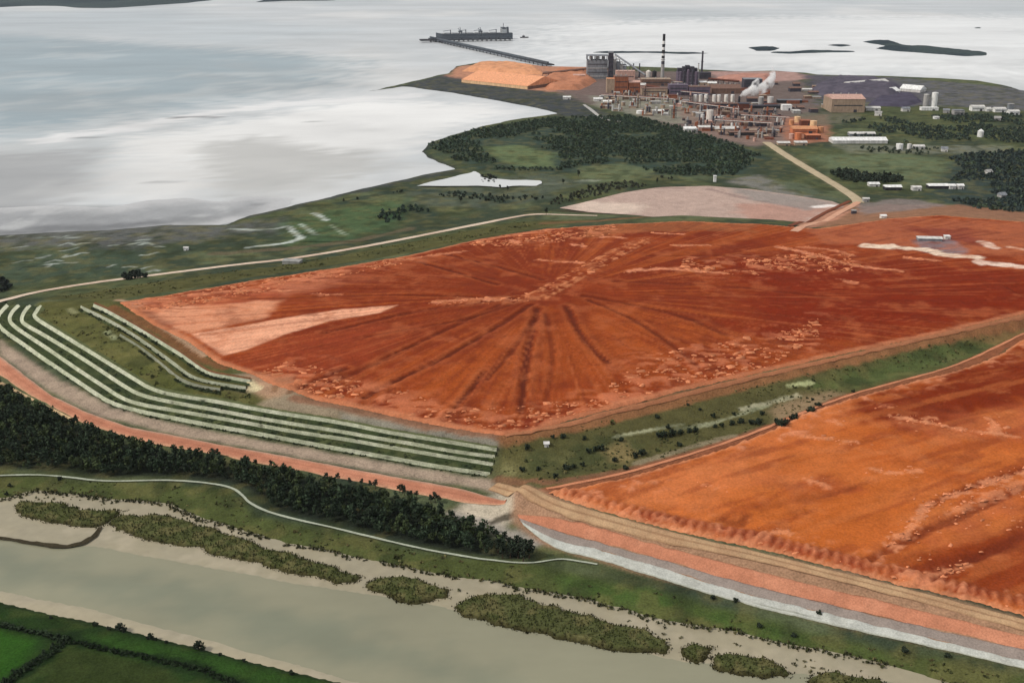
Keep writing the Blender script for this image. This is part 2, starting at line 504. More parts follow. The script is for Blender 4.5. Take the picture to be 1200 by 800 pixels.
def seg_dist_fast(px, py, a, b, cap):
    order = np.argsort(px); xs = px[order]; ys = py[order]
    best = np.full(len(px), 1e18); bx = xs.copy(); by = ys.copy()
    for (ax, ay), (cx, cy) in zip(a, b):
        i0 = np.searchsorted(xs, min(ax, cx) - cap); i1 = np.searchsorted(xs, max(ax, cx) + cap)
        if i1 <= i0: continue
        X = xs[i0:i1]; Y = ys[i0:i1]; dx = cx - ax; dy = cy - ay; L = dx * dx + dy * dy + 1e-12
        t = np.clip(((X - ax) * dx + (Y - ay) * dy) / L, 0, 1)
        qx = ax + t * dx; qy = ay + t * dy
        d = (X - qx) ** 2 + (Y - qy) ** 2
        m = d < best[i0:i1]
        best[i0:i1][m] = d[m]; bx[i0:i1][m] = qx[m]; by[i0:i1][m] = qy[m]
    d0 = np.empty(len(px)); x0 = np.empty(len(px)); y0 = np.empty(len(px))
    d0[order] = np.sqrt(best); x0[order] = bx; y0[order] = by
    return d0, x0, y0

def blend(cols, w, c):
    w = np.clip(w, 0, 1)[:, None]
    cols[:] = cols * (1 - w) + np.asarray(c) * w

def paint(cols, x, y, ops, proj=PTL):
    """ops: ('p', outline, colour, feather, strength[, noise]) or ('l', line, width, colour, strength)"""
    nz = fbm(x, y, 14.0, 3, 91) - 0.5
    for op in ops:
        if op[0] == 'p':
            _, pts, c, fe, st = op[:5]
            poly = np.array(proj(pts))
            d = sdist(x, y, poly, cap=max(60.0, fe * 3))
            wob = op[5] if len(op) > 5 else 1.0
            blend(cols, st * smooth(-fe, fe, d + nz * fe * 2.4 * wob), c)
        else:
            _, pts, wd, c, st = op[:5]
            line = np.array(proj(pts))
            d = ldist(x, y, line, cap=wd * 4 + 20)
            wob = op[5] if len(op) > 5 else 1.0
            blend(cols, st * (1 - smooth(wd * 0.35, wd * 0.75, d + nz * wd * 0.9 * wob)), c)

def strip(name, line, widths, zoff, col, mat, step=4.0, across=4, kind='structure', jitter=0.0, seed=0, edge_drop=0.0, parent=None, colfn=None, zfn=None):
    """road-like ribbon lying on the terrain"""
    L = resample(line, step)
    d = np.gradient(L[:, :2], axis=0); d /= np.linalg.norm(d, axis=1)[:, None] + 1e-9
    n = np.stack([-d[:, 1], d[:, 0]], 1)
    w = np.interp(np.linspace(0, 1, len(L)), np.linspace(0, 1, len(widths)), widths) if hasattr(widths, '__len__') else np.full(len(L), widths)
    V = []; 
    for k in range(across + 1):
        t = k / across - 0.5
        off = w * t
        if jitter and k in (0, across):
            off = off + (fbm(L[:, 0] + 31 * k, L[:, 1], 9.0, 3, seed + k) - 0.5) * 2 * jitter
        p = L[:, :2] + n * off[:, None]
        z = (zfn or TH)(p[:, 0], p[:, 1]) + zoff - (edge_drop if k in (0, across) else 0)
        V.append(np.column_stack([p, z]))
    m = len(L); V = np.concatenate(V)
    i = np.arange(m - 1)
    Q = np.concatenate([np.stack([k * m + i, k * m + i + 1, (k + 1) * m + i + 1, (k + 1) * m + i], 1)[:, ::-1] for k in range(across)])
    cols = np.tile(col, (len(V), 1))
    if colfn: cols = colfn(V, cols)
    return link_mesh(name, V, Q, mat, cols, parent, kind if parent is None else None, True)

# ================================================================ SETTING
P0 = lambda pts: WL(pts, 0.0)
m_land = paint_mat('land', 0.09, 0.9, 0.5, 0.97, 0.7, 0.05)
m_mud = paint_mat('mud', 0.08, 0.7, 0.32, 0.9, 0.6, 0.04)
m_road = paint_mat('road', 0.12, 1.2, 0.34, 0.95, 0.3, 0.05)
m_rock = paint_mat('rock', 0.25, 1.6, 0.45, 0.95, 1.0)
m_leaf = paint_mat('leaf', 0.3, 2.0, 0.3, 0.8, 0.0, 0.2)
m_water = water_mat('water', 0.22, 0.05, 0.12, .45)
m_river = water_mat('river_water', 0.15, 0.2, 0.05, .6)
m_tidal = paint_mat('tidal_mud', 0.03, 0.2, 0.12, 0.5, 0.1, 0.4)

# ---- estuary water
def axis(a, b, s, far):
    core = np.arange(a, b + s, s)
    g = []; d = s; v = b
    while v < far:
        d *= 1.35; v += d; g.append(v)
    h = []; d = s; v = a
    while v > -far:
        d *= 1.35; v -= d; h.append(v)
    return np.concatenate([h[::-1], core, g])
wx = axis(-2600, 2600, 24, 22000)
wy = np.concatenate([np.arange(150, 2400, 15), np.arange(2400, 8000, 40)])
d = 40; v = wy[-1]; ex = []
while v < 26000:
    d *= 1.35; v += d; ex.append(v)
wy = np.concatenate([wy, ex])
X, Y = np.meshgrid(wx, wy); nx, ny = len(wx), len(wy)
x = X.ravel(); y = Y.ravel()
i, j = np.meshgrid(np.arange(nx - 1), np.arange(ny - 1)); i = i.ravel(); j = j.ravel()
Q = np.stack([j * nx + i, j * nx + i + 1, (j + 1) * nx + i + 1, (j + 1) * nx + i], 1)
WK = 1.2
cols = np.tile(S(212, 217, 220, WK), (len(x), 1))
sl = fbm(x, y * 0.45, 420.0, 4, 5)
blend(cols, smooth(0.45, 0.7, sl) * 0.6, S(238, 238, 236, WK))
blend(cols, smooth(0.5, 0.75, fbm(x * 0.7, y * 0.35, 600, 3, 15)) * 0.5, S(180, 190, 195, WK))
paint(cols, x, y, [  # bright sky glare and grey reflections painted into the water colour
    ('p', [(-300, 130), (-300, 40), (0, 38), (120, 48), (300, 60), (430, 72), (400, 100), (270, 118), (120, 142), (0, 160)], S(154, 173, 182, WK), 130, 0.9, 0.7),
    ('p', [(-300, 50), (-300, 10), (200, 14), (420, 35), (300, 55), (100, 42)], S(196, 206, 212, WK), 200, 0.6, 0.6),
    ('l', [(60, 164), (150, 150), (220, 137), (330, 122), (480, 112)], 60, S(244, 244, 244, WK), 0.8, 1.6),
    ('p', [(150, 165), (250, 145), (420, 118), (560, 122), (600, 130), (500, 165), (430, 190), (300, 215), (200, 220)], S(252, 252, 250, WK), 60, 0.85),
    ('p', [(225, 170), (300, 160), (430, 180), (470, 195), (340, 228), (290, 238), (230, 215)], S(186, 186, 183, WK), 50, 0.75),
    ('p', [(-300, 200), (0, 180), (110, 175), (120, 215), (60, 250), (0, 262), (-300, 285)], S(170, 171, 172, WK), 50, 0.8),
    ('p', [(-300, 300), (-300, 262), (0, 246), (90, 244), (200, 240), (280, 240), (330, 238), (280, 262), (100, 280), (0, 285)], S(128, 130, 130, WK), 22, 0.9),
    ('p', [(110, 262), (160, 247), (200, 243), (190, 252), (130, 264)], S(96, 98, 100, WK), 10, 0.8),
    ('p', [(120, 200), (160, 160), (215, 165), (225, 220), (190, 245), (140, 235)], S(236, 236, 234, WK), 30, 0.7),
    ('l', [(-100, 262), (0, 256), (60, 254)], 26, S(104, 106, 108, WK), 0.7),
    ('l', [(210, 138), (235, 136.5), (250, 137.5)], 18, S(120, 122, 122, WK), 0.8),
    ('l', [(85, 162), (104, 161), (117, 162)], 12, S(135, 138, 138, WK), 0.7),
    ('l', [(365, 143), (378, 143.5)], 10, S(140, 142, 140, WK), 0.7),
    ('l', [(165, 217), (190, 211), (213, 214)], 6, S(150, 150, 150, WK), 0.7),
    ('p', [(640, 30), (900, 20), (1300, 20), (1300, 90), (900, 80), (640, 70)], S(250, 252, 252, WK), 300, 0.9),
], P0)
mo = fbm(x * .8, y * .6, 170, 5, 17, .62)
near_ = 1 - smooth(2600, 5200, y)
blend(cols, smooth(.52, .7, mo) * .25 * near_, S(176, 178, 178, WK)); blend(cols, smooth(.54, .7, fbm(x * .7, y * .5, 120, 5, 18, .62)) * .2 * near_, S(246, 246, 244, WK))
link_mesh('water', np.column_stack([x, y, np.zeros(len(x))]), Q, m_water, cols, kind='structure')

# ---- far islands and low shores across the estuary
def island(pts, hgt, sp, seed, label=None, col=S(48, 60, 66)):
    poly = roughen(WL(pts, 0.0), sp * 1.2, sp * 1.2, seed)
    xy, q = grid_sheet(poly, sp)
    d = sdist(xy[:, 0], xy[:, 1], poly, cap=sp * 6)
    n = fbm(xy[:, 0], xy[:, 1], sp * 5, 4, seed)
    z = -0.5 + smooth(0, sp * 1.5, d) * (1.5 + hgt * n)
    cols = np.tile(col, (len(xy), 1))
    blend(cols, smooth(0.5, 0.65, fbm(xy[:, 0], xy[:, 1], sp * 8, 3, seed + 3)) * 0.7, S(68, 80, 80))
    return link_mesh('island', np.column_stack([xy, z]), q, m_land, cols, kind='structure', smooth_shade=True)
island([(-500, 7), (-200, 9), (0, 9), (30, 7.5), (60, 7.2), (90, 9.5), (130, 10), (170, 7.5), (215, 4), (245, 0), (270, -6), (120, -14), (-500, -14)], 34, 60, 1)
island([(14, 4.6), (40, 3.6), (75, 2.8), (78, 4.0), (45, 5.4), (20, 6)], 6, 22, 2)
island([(300, 3), (330, 1.5), (390, 1), (420, -3), (380, -8), (310, -4)], 22, 45, 3)
island([(687, 61.5), (712, 60.5), (735, 60.8), (775, 60.6), (800, 61.8), (832, 62.2), (880, 60.6), (832, 63.2), (800, 63.6), (760, 62.3), (715, 63)], 4, 12, 4)
island([(876, 55.6), (905, 55.0), (914, 56.6), (902, 60), (886, 60)], 6, 16, 5)
island([(900, 61), (925, 61.5), (945, 59.5), (970, 59.5), (1004, 60), (1004, 61.5), (960, 62.2), (925, 63.4), (902, 62.4)], 4, 12, 6)
island([(968, 53), (990, 52.2), (1002, 53.4), (985, 55.2)], 3, 12, 7)
island([(1007, 49), (1030, 47.5), (1052, 50), (1060, 53), (1090, 55), (1130, 58.5), (1160, 61.5), (1158, 65.5), (1130, 66), (1090, 63), (1050, 60.5), (1022, 57), (1034, 54)], 10, 20, 8)
island([(1137, 32.6), (1148, 31.4), (1153, 33), (1146, 35.2)], 6, 18, 9)
island([(1195, 62), (1230, 60), (1300, 64), (1230, 67)], 8, 20, 10)

# ---- land
coast_w = np.array(WL(COAST, 0.0)); bank_w = np.array(WL(BANK, 0.0))
cst = roughen(coast_w, 7.0, 10.0, 21, closed=False)
bnk = roughen(bank_w, 3.2, 3.0, 22, closed=False)
right_edge = [W(1500, 135, 0), W(1800, 330, 0), (1150, 640), (700, 330)]
LAND = np.concatenate([cst, [(2600, 2100), (1900, 900), (900, 330)], bnk])
mud_a = roughen(np.array(mud_a_rim), 1.6, 6.0, 31)
mud_b = roughen(np.array(mud_b_rim), 1.8, 5.0, 32)
POND_P = roughen(np.array(POND_W), 1.5, 8.0, 33)
def px_off(L, dy, z, n=80):
    q = resample_n(chaikin(np.array(L, float), 2), n)
    d = np.gradient(q, axis=0); d /= np.linalg.norm(d, axis=1)[:, None]
    q = q + np.stack([-d[:, 1], d[:, 0]], 1) * dy
    return [W(a, b, z) for a, b in q]
TZ = np.array(px_off(S4, 5.2, 5.0) + px_off(S1, -5.2, zs1 + 2.6)[::-1])
TZU = np.array(px_off(U2, 3.8, 19.5, 40) + px_off(U1, -4.0, 24.2, 40)[::-1])
FOREST = [(-200, 385), (-60, 420), (0, 450), (25, 468), (60, 488), (110, 508), (170, 526), (260, 541), (340, 557), (420, 576), (460, 583), (500, 594), (520, 602), (545, 612), (600, 640),
          (628, 650), (622, 655), (600, 656), (560, 652), (520, 645), (460, 632), (400, 617), (345, 604), (315, 595), (298, 582), (288, 573), (265, 566), (200, 558), (120, 560), (75, 554), (0, 548), (-200, 540)]

G_DARK, G_OLIVE, G_GREEN = S(50, 62, 52), S(92, 100, 66), S(66, 90, 58)
def land_colours(xy, far):
    x, y = xy[:, 0], xy[:, 1]
    cols = np.tile(S(78, 86, 58), (len(x), 1))
    blend(cols, smooth(0.4, 0.62, fbm(x, y, 90, 4, 41)) * 0.75, G_DARK)
    blend(cols, smooth(0.52, 0.7, fbm(x, y, 60, 4, 42)) * 0.7, S(100, 108, 78))
    ops = []
    if True:
        ops += [
         ('p', [(470, 100), (522, 88), (600, 96), (680, 118), (720, 140), (650, 136), (600, 124), (520, 112)], S(66, 70, 74), 20, 0.95),
         ('p', [(525, 90), (534, 78), (600, 72), (690, 78), (760, 90), (760, 112), (690, 112), (625, 106)], S(186, 134, 108), 14, 0.95),
         ('p', [(640, 84), (700, 84), (760, 84), (860, 84), (940, 95), (960, 125), (930, 165), (880, 172), (800, 158), (740, 132), (690, 122), (650, 108)], S(112, 98, 94), 16, 0.95),
         ('p', [(690, 112), (800, 118), (830, 140), (790, 146), (740, 134), (700, 126)], S(142, 140, 126), 10, 0.8),
         ('p', [(830, 84), (930, 84), (960, 92), (900, 97), (840, 93)], S(176, 142, 134), 14, 0.9),
         ('p', [(790, 128), (850, 128), (920, 140), (930, 168), (880, 170), (820, 158)], S(136, 114, 104), 12, 0.8),
         ('p', [(920, 138), (970, 134), (975, 165), (930, 170), (915, 158)], S(160, 110, 88), 8, 0.9),
         ('p', [(955, 88), (1050, 91), (1200, 104), (1300, 120), (1300, 135), (1120, 125), (960, 122)], S(96, 96, 102), 20, 0.9),
         ('p', [(940, 88), (1040, 92), (1080, 110), (1070, 124), (1010, 120), (960, 116)], S(84, 80, 90), 18, 0.9),
         ('p', [(930, 134), (1000, 128), (1010, 140), (950, 150)], S(104, 102, 88), 12, 0.8),
         ('p', [(970, 168), (1060, 172), (1180, 170), (1180, 180), (1000, 180)], S(128, 130, 116), 10, 0.6),
         ('p', [(945, 182), (1060, 180), (1120, 190), (1110, 212), (1010, 214), (980, 205)], S(98, 110, 82), 15, 0.9),
         ('p', [(1120, 182), (1220, 176), (1220, 250), (1120, 244), (1090, 228)], S(52, 66, 64), 15, 0.9),
         ('p', [(500, 172), (560, 152), (640, 138), (740, 136), (860, 168), (900, 185), (860, 208), (760, 205), (690, 200), (640, 206), (560, 200)], S(54, 70, 62), 15, 0.9),
         ('p', [(565, 172), (610, 170), (650, 180), (650, 196), (610, 196), (580, 186)], S(104, 118, 80), 10, 0.8),
         ('p', [(680, 196), (730, 192), (770, 200), (740, 212), (690, 214)], S(104, 114, 82), 10, 0.8),
         ('p', [(880, 205), (960, 220), (985, 236), (940, 232), (860, 216)], S(88, 98, 80), 10, 0.8),
         ('p', [(850, 212), (890, 205), (930, 225), (960, 233), (900, 226)], S(132, 128, 124), 8, 0.7),
         ('l', [(900, 168), (930, 188), (975, 214), (1003, 232)], 16, S(120, 112, 88), 0.5),
         ('l', [(700, 211), (640, 216), (620, 220)], 14, S(150, 156, 138), 0.6),
         ('p', [(480, 222), (520, 210), (640, 205), (690, 214), (640, 232), (560, 244), (470, 240)], S(84, 92, 80), 14, 0.8),
         ('l', [(290, 251), (340, 240), (400, 226), (450, 214), (530, 200)], 30, S(70, 74, 74), 0.85),
         ('l', [(400, 238), (470, 222), (540, 226), (600, 238)], 14, S(48, 62, 52), 0.8),
         ('p', [(440, 250), (490, 240), (510, 254), (450, 262)], S(46, 62, 54), 12, 0.85),
         ('p', [(0, 300), (40, 296), (120, 296), (200, 300), (180, 322), (60, 330), (0, 340)], S(60, 76, 64), 20, 0.7),
         ('p', [(-200, 290), (-200, 262), (0, 258), (200, 254), (270, 262), (330, 258), (320, 272), (180, 288), (60, 290)], S(98, 99, 98), 22, 0.85),
         ('p', [(330, 262), (400, 244), (480, 232), (470, 262), (400, 286), (340, 288)], S(74, 100, 66), 14, 0.6),
         ('l', [(250, 298), (330, 292), (420, 282), (480, 268)], 10, S(104, 92, 72), 0.7),
        ]
        rr = np.random.default_rng(5)
        for k in range(50):      # pale salt pans and pools on the marsh
            px = rr.uniform(-40, 190); py = rr.uniform(276, 322)
            L = rr.uniform(6, 20)
            ops.append(('l', [(px, py), (px + L * .5, py - rr.uniform(0, 3)), (px + L, py - rr.uniform(0, 4))], rr.uniform(2, 4.5), S(158, 166, 158) if rr.random() < .6 else S(52, 62, 58), 0.8))
        ops += [
         ('l', [(290, 290), (318, 287), (340, 284), (354, 279)], 5, S(190, 198, 190), 0.95, .4),
         ('l', [(270, 268), (300, 269), (325, 268), (337, 265), (346, 273), (354, 279)], 5, S(186, 194, 186), 0.95, .4),
         ('l', [(352, 263), (362, 269), (370, 275)], 4, S(170, 182, 168), 0.9, .4),
         ('l', [(369, 250), (376, 254), (382, 258)], 5, S(190, 198, 190), 0.95, .4),
         ('l', [(388, 264), (398, 271), (405, 275)], 3.5, S(160, 172, 150), 0.8, .4),
         ('l', [(290, 240), (275, 243), (272, 252), (262, 258)], 7, S(70, 72, 76), 0.8),
         ('l', [(288, 246), (310, 244), (335, 240)], 6, S(205, 207, 207), 0.9),
        ]
    if True:
        ops += [
         ('p', [(38, 372), (44, 356), (110, 350), (138, 354), (215, 398), (255, 425), (300, 440), (320, 470), (300, 477), (210, 463), (178, 455), (108, 412)], S(86, 86, 48), 4, 0.95, .4),
         ('p', [(60, 372), (100, 372), (150, 400), (210, 446), (180, 452), (120, 415)], S(102, 102, 58), 10, 0.6),
         ('p', [(140, 432), (180, 430), (240, 456), (290, 466), (240, 468), (185, 455)], S(74, 80, 40), 8, 0.6),
         ('l', [(125, 389), (130, 393), (135, 397)], 3, S(176, 182, 140), 0.8),
         ('l', [(82, 362), (88, 366)], 4, S(140, 140, 104), 0.7),
         ('p', [(240, 452), (300, 436), (345, 452), (360, 468), (420, 482), (500, 499), (590, 511), (600, 520), (582, 526), (400, 492), (300, 476), (320, 464), (285, 460)], S(150, 134, 112), 4, 0.9, .5),
         ('p', [(400, 484), (500, 502), (590, 516), (582, 527), (400, 494)], S(128, 126, 116), 3, 0.8, .4),
         ('l', [(345, 466), (420, 481), (500, 498), (590, 511)], 7, S(136, 96, 74), 0.85, .6),
         ('l', [(131, 360), (160, 374), (190, 390), (230, 418), (262, 431)], 6, S(120, 78, 52), 0.8, .5),
         ('l', [(137, 352), (165, 366), (200, 388), (240, 416)], 4, S(196, 160, 132), 0.7, .5),
         ('p', [(290, 436), (330, 440), (350, 452), (330, 464), (310, 466), (285, 452)], S(176, 140, 112), 4, 0.85, .5),
         ('l', [(292, 447), (296, 452), (300, 455)], 5, S(214, 200, 160), 0.9),
         ('l', [(322, 437), (328, 445), (322, 458)], 4, S(130, 96, 70), 0.8), ('l', [(338, 442), (345, 452), (340, 460)], 4, S(120, 86, 62), 0.8),
         # green slope between north road and mud
         ('p', [(50, 352), (200, 328), (330, 312), (480, 284), (600, 261), (700, 258), (640, 268), (480, 297), (300, 325), (140, 352)], S(84, 82, 46), 4, 0.85, .4),
         ('l', [(640, 262), (700, 260), (800, 255), (900, 259), (950, 264)], 16, S(118, 90, 62), 0.8, .5),
         ('l', [(660, 247), (700, 250), (760, 253), (800, 256)], 9, S(70, 62, 46), 0.8, .5),
         ('p', [(985, 246), (1040, 240), (1120, 240), (1200, 248), (1420, 270), (1420, 290), (1200, 262), (1100, 254), (1040, 258), (1000, 264), (950, 268)], S(150, 108, 84), 6, 0.9),
         ('p', [(1000, 240), (1050, 232), (1110, 240), (1060, 248), (1010, 252)], S(134, 122, 118), 8, 0.8),
         ('p', [(930, 262), (985, 240), (1004, 240), (990, 252), (960, 266), (940, 270)], S(190, 136, 112), 5, 0.8),
         # wedge between the mud fields
         ('p', [(590, 512), (700, 488), (800, 463), (900, 439), (1000, 417), (1200, 370), (1330, 345), (1330, 360), (1200, 394), (1130, 424), (980, 468), (900, 502), (740, 556), (640, 575), (585, 560), (582, 526)], S(88, 84, 50), 4, 0.9, .4),
         ('p', [(610, 535), (700, 512), (760, 520), (720, 545), (660, 556), (612, 556)], S(68, 74, 46), 8, 0.8),
         ('p', [(940, 450), (1000, 434), (1100, 405), (1170, 398), (1150, 414), (1060, 440), (985, 458)], S(82, 94, 54), 6, 0.9),
         ('p', [(1120, 392), (1180, 376), (1330, 346), (1330, 362), (1200, 396), (1160, 404)], S(128, 102, 66), 6, 0.8),
         ('l', [(592, 513), (640, 506), (700, 492), (800, 467), (900, 442), (1000, 420), (1100, 396), (1200, 376)], 8, S(146, 100, 68), 0.85, .5),
         ('l', [(720, 512), (760, 504), (800, 497)], 2.6, S(178, 178, 144), 0.9, .8), ('l', [(790, 503), (830, 497), (870, 485), (900, 475)], 3.5, S(158, 160, 130), 0.7, 1.4),
         ('l', [(868, 480), (900, 472), (935, 463)], 3, S(180, 176, 146), 0.8, 1.2),
         ('l', [(925, 452), (940, 450), (952, 448)], 3, S(186, 190, 140), 0.8, 1.2),
         ('p', [(900, 482), (930, 466), (975, 456), (1000, 462), (960, 474), (910, 500)], S(150, 126, 98), 5, 0.8),
         ('p', [(700, 525), (730, 518), (752, 534), (735, 545), (715, 540)], S(140, 122, 82), 5, 0.7),
         ('p', [(560, 545), (610, 532), (616, 556), (590, 566)], S(138, 134, 92), 5, 0.6),
         ('l', [(585, 562), (640, 566), (700, 558), (745, 549), (830, 525), (900, 500)], 6, S(128, 90, 68), 0.8, .5),
         ('l', [(745, 543), (800, 527), (860, 510)], 4, S(150, 136, 112), 0.6, .5),
         ('l', [(640, 577), (735, 557), (850, 523), (905, 502), (985, 469), (1050, 451), (1120, 433), (1200, 395), (1330, 350)], 9, S(140, 84, 58), 0.9, .5),
         # toe of terraces
         ('p', [(0, 398), (60, 440), (130, 478), (200, 496), (340, 522), (450, 542), (574, 562), (600, 580), (560, 572), (450, 554), (340, 534), (200, 508), (110, 485), (60, 460), (0, 416)], S(170, 150, 132), 3, 0.9, .5),
         # south works: junction apron, channel berm
         ('p', [(540, 590), (590, 575), (640, 588), (700, 606), (640, 604), (600, 610), (590, 620), (560, 612), (530, 600)], S(190, 178, 158), 4, 0.95, .5),
         ('p', [(530, 596), (560, 606), (600, 618), (640, 634), (625, 648), (600, 638), (560, 620), (520, 602)], S(160, 152, 142), 4, 0.9),
         ('l', [(575, 612), (590, 606), (610, 600), (628, 598)], 4, S(62, 56, 44), 0.85),
         # banks
         ('p', [(600, 572), (700, 600), (820, 632), (1000, 672), (1200, 724), (1420, 785), (1420, 838), (1200, 778), (950, 724), (760, 674), (640, 640), (600, 612)], S(160, 124, 98), 3, 0.95, .3),
         ('p', [(-200, 545), (0, 552), (80, 562), (200, 566), (268, 574), (300, 604), (400, 624), (520, 652), (640, 662), (760, 690), (950, 740), (1200, 792), (1700, 940), (1700, 990), (1300, 880), (1100, 812), (950, 768), (800, 744), (640, 704), (430, 668), (235, 618), (150, 596), (0, 592), (-200, 575)], S(76, 84, 46), 4, 0.95, .4),
         ('p', [(640, 672), (760, 694), (900, 735), (1050, 772), (1000, 770), (860, 735), (700, 700)], S(64, 90, 40), 8, 0.7),
         ('l', [(40, 579), (100, 585), (150, 592), (200, 598), (235, 615), (330, 643), (430, 664), (520, 683), (640, 700), (740, 725), (850, 745), (950, 766), (1100, 806)], 5, S(44, 56, 34), 0.85),
         ('p', [(0, 575), (60, 570), (100, 580), (60, 585)], S(92, 100, 62), 6, 0.6),
        ]
    paint(cols, x, y, ops)
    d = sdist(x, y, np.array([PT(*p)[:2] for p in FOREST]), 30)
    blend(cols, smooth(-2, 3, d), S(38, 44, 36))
    # mottling of grass, bare patches and weeds
    lum = cols.mean(1, keepdims=True)
    green = smooth(-.004, .012, cols[:, 1] - cols[:, 0] * .93)
    mt = fbm(x, y, 11, 4, 95)
    blend(cols, green * smooth(.5, .68, mt) * .4, S(112, 106, 66))
    blend(cols, green * smooth(.5, .7, fbm(x, y, 16, 4, 96)) * .55, S(48, 56, 34))
    return cols

def land_sheet(name, poly, sp, far, drop_above=0.0):
    xy, q = grid_sheet(poly, sp)
    x, y = xy[:, 0], xy[:, 1]
    dc = ldist(x, y, cst, 40); db = ldist(x, y, bnk, 40)
    z = TH(x, y)
    if far:
        z = np.maximum(z, 2.0)
        z = -0.4 + (z + 0.4) * smooth(0, 26, dc)
        z += (fbm(x, y, 60, 4, 51) - 0.4) * 1.6 * smooth(10, 60, dc + 5)
    else:
        z += (fbm(x, y, 18, 3, 52) - 0.5) * 0.9 * smooth(2, 12, db)
        z = np.where(db < 4, z - (4 - db) * 0.4, z)
    for pg in (mud_a, mud_b, POND_P):
        d = sdist(x, y, pg, 30)
        z = z - 2.5 * smooth(-1, 5, d)
    z = z - 5.0 * smooth(0, 3, sdist(x, y, TZ, 30))
    z = z - 3.0 * smooth(0, 3, sdist(x, y, TZU, 30))
    cols = land_colours(xy, far)
    if far:
        blend(cols, (1 - smooth(3, 16, dc + (fbm(x, y, 25, 3, 77) - .5) * 14)) * 0.85, S(48, 52, 52))
    return link_mesh(name, np.column_stack([x, y, z]), q, m_land, cols, kind='structure', smooth_shade=True)

# one land split at a line inside the frame so that the near half can be finer
SPLIT_Y = 1150.0
def clip_y(poly, yc, keep_above):
    out = []
    n = len(poly)
    for k in range(n):
        a = poly[k]; b = poly[(k + 1) % n]
        ia = (a[1] >= yc) == keep_above; ib = (b[1] >= yc) == keep_above
        if ia: out.append(a)
        if ia != ib:
            t = (yc - a[1]) / (b[1] - a[1]); out.append((a[0] + t * (b[0] - a[0]), yc))
    return np.array(out)
NEAR = np.array([p for p in LAND])
near_poly = clip_y(clip_y(NEAR, SPLIT_Y + 6, False), 100, True)
near_poly[:, 0] = np.clip(near_poly[:, 0], -900, 1300)
far_poly = clip_y(LAND, SPLIT_Y, True)
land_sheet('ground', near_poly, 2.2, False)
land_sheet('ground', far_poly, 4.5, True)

# lagoon
lag = roughen(WL([(487, 219), (505, 214.5), (522, 211), (538, 206), (550, 203.5), (556, 201.5), (562, 204), (564, 208), (572, 210), (585, 210), (600, 212), (616, 212), (633, 213), (634, 216), (628, 219), (600, 219), (590, 221), (560, 218.5), (545, 219)], 3.2), 5, 6, 61)
xy, q = grid_sheet(lag, 8)
link_mesh('lagoon_water', np.column_stack([xy, np.full(len(xy), 4.4)]), q, m_water, np.tile(S(225, 228, 228, WK), (len(xy), 1)), kind='structure')

# ---- red mud field A (the tall stack)
CH_A = [  # radial drains
    ([(604, 350), (540, 378), (470, 412), (400, 445), (360, 455)], 6, 0.8), ([(623, 357), (580, 385), (520, 420), (460, 448), (428, 466)], 6, 1.0),
    ([(630, 362), (622, 395), (617, 420), (613, 455), (611, 482)], 8, 1.0), ([(568, 436), (545, 465), (520, 494)], 6, 1.0),
    ([(664, 360), (676, 385), (690, 405), (712, 425)], 7, 0.9), ([(683, 347), (740, 356), (800, 370), (850, 392)], 8, 0.6),
    ([(585, 352), (500, 362), (430, 378), (380, 390)], 6, 0.7), ([(477, 304), (520, 315), (583, 334)], 6, 0.9), ([(520, 298), (580, 312), (635, 328)], 7, 0.6),
    ([(690, 352), (740, 372), (790, 405), (820, 430)], 6, 0.7), ([(610, 352), (560, 372), (470, 388), (430, 395)], 5, 0.6),
    ([(630, 370), (598, 415), (570, 445)], 5, 0.7), ([(640, 368), (650, 420), (640, 470)], 5, 0.5), ([(240, 347), (300, 352), (420, 345), (560, 348)], 6, 0.5),
    ([(405, 432), (380, 442), (345, 458)], 6, 0.9), ([(720, 330), (860, 335), (980, 350)], 7, 0.4), ([(760, 300), (900, 300), (1010, 310)], 7, 0.4)]
LIGHT_A = [
    ([(735, 318), (770, 315), (800, 317), (845, 320)], 6, .9), ([(632, 305), (650, 307), (680, 308)], 5, .8), ([(913, 290), (960, 300), (1000, 312), (1053, 318)], 6, .85),
    ([(940, 290), (975, 293), (1000, 300)], 6, .6), ([(985, 328), (1003, 332)], 5, .6), ([(800, 314), (840, 320)], 4, .6), ([(770, 274), (800, 275)], 5, .8), ([(790, 288), (830, 288)], 5, .7),
    ([(560, 283), (600, 277), (650, 270)], 5, .7), ([(705, 279), (718, 278), (730, 280)], 6, .8), ([(510, 355), (560, 351), (600, 352)], 4, .9), ([(600, 282), (606, 286)], 6, .9),
    ([(675, 287), (683, 289)], 7, .9), ([(310, 333), (350, 328), (400, 318)], 6, .7), ([(190, 352), (240, 344), (300, 340)], 6, .7), ([(320, 341), (338, 342)], 4, .7),
    ([(365, 345), (400, 346)], 4, .6), ([(475, 305), (500, 301), (545, 295)], 6, .6), ([(1060, 302), (1100, 306)], 6, .6)]
xy, q = grid_sheet(mud_a, 1.75)
x, y = xy[:, 0], xy[:, 1]
dA = sdist(x, y, mud_a, 120)
n1 = fbm(x, y, 70, 4, 101); n2 = fbm(x, y, 14, 4, 102); n3 = fbm(x, y, 5, 3, 103)
cen = np.array(PT(640, 345)[:2])
ang = np.arctan2(y - cen[1], x - cen[0]); rad = np.hypot(x - cen[0], y - cen[1])
rays = fbm(ang * 26, np.log(rad + 30) * 1.2, 1.0, 4, 104)
z = TH(x, y) + 0.35
cols = np.tile(S(144, 62, 27), (len(x), 1))
blend(cols, smooth(.35, .65, n1) * .8, S(120, 44, 20))
blend(cols, smooth(.48, .68, rays) * .55 * smooth(30, 90, rad), S(170, 86, 38))
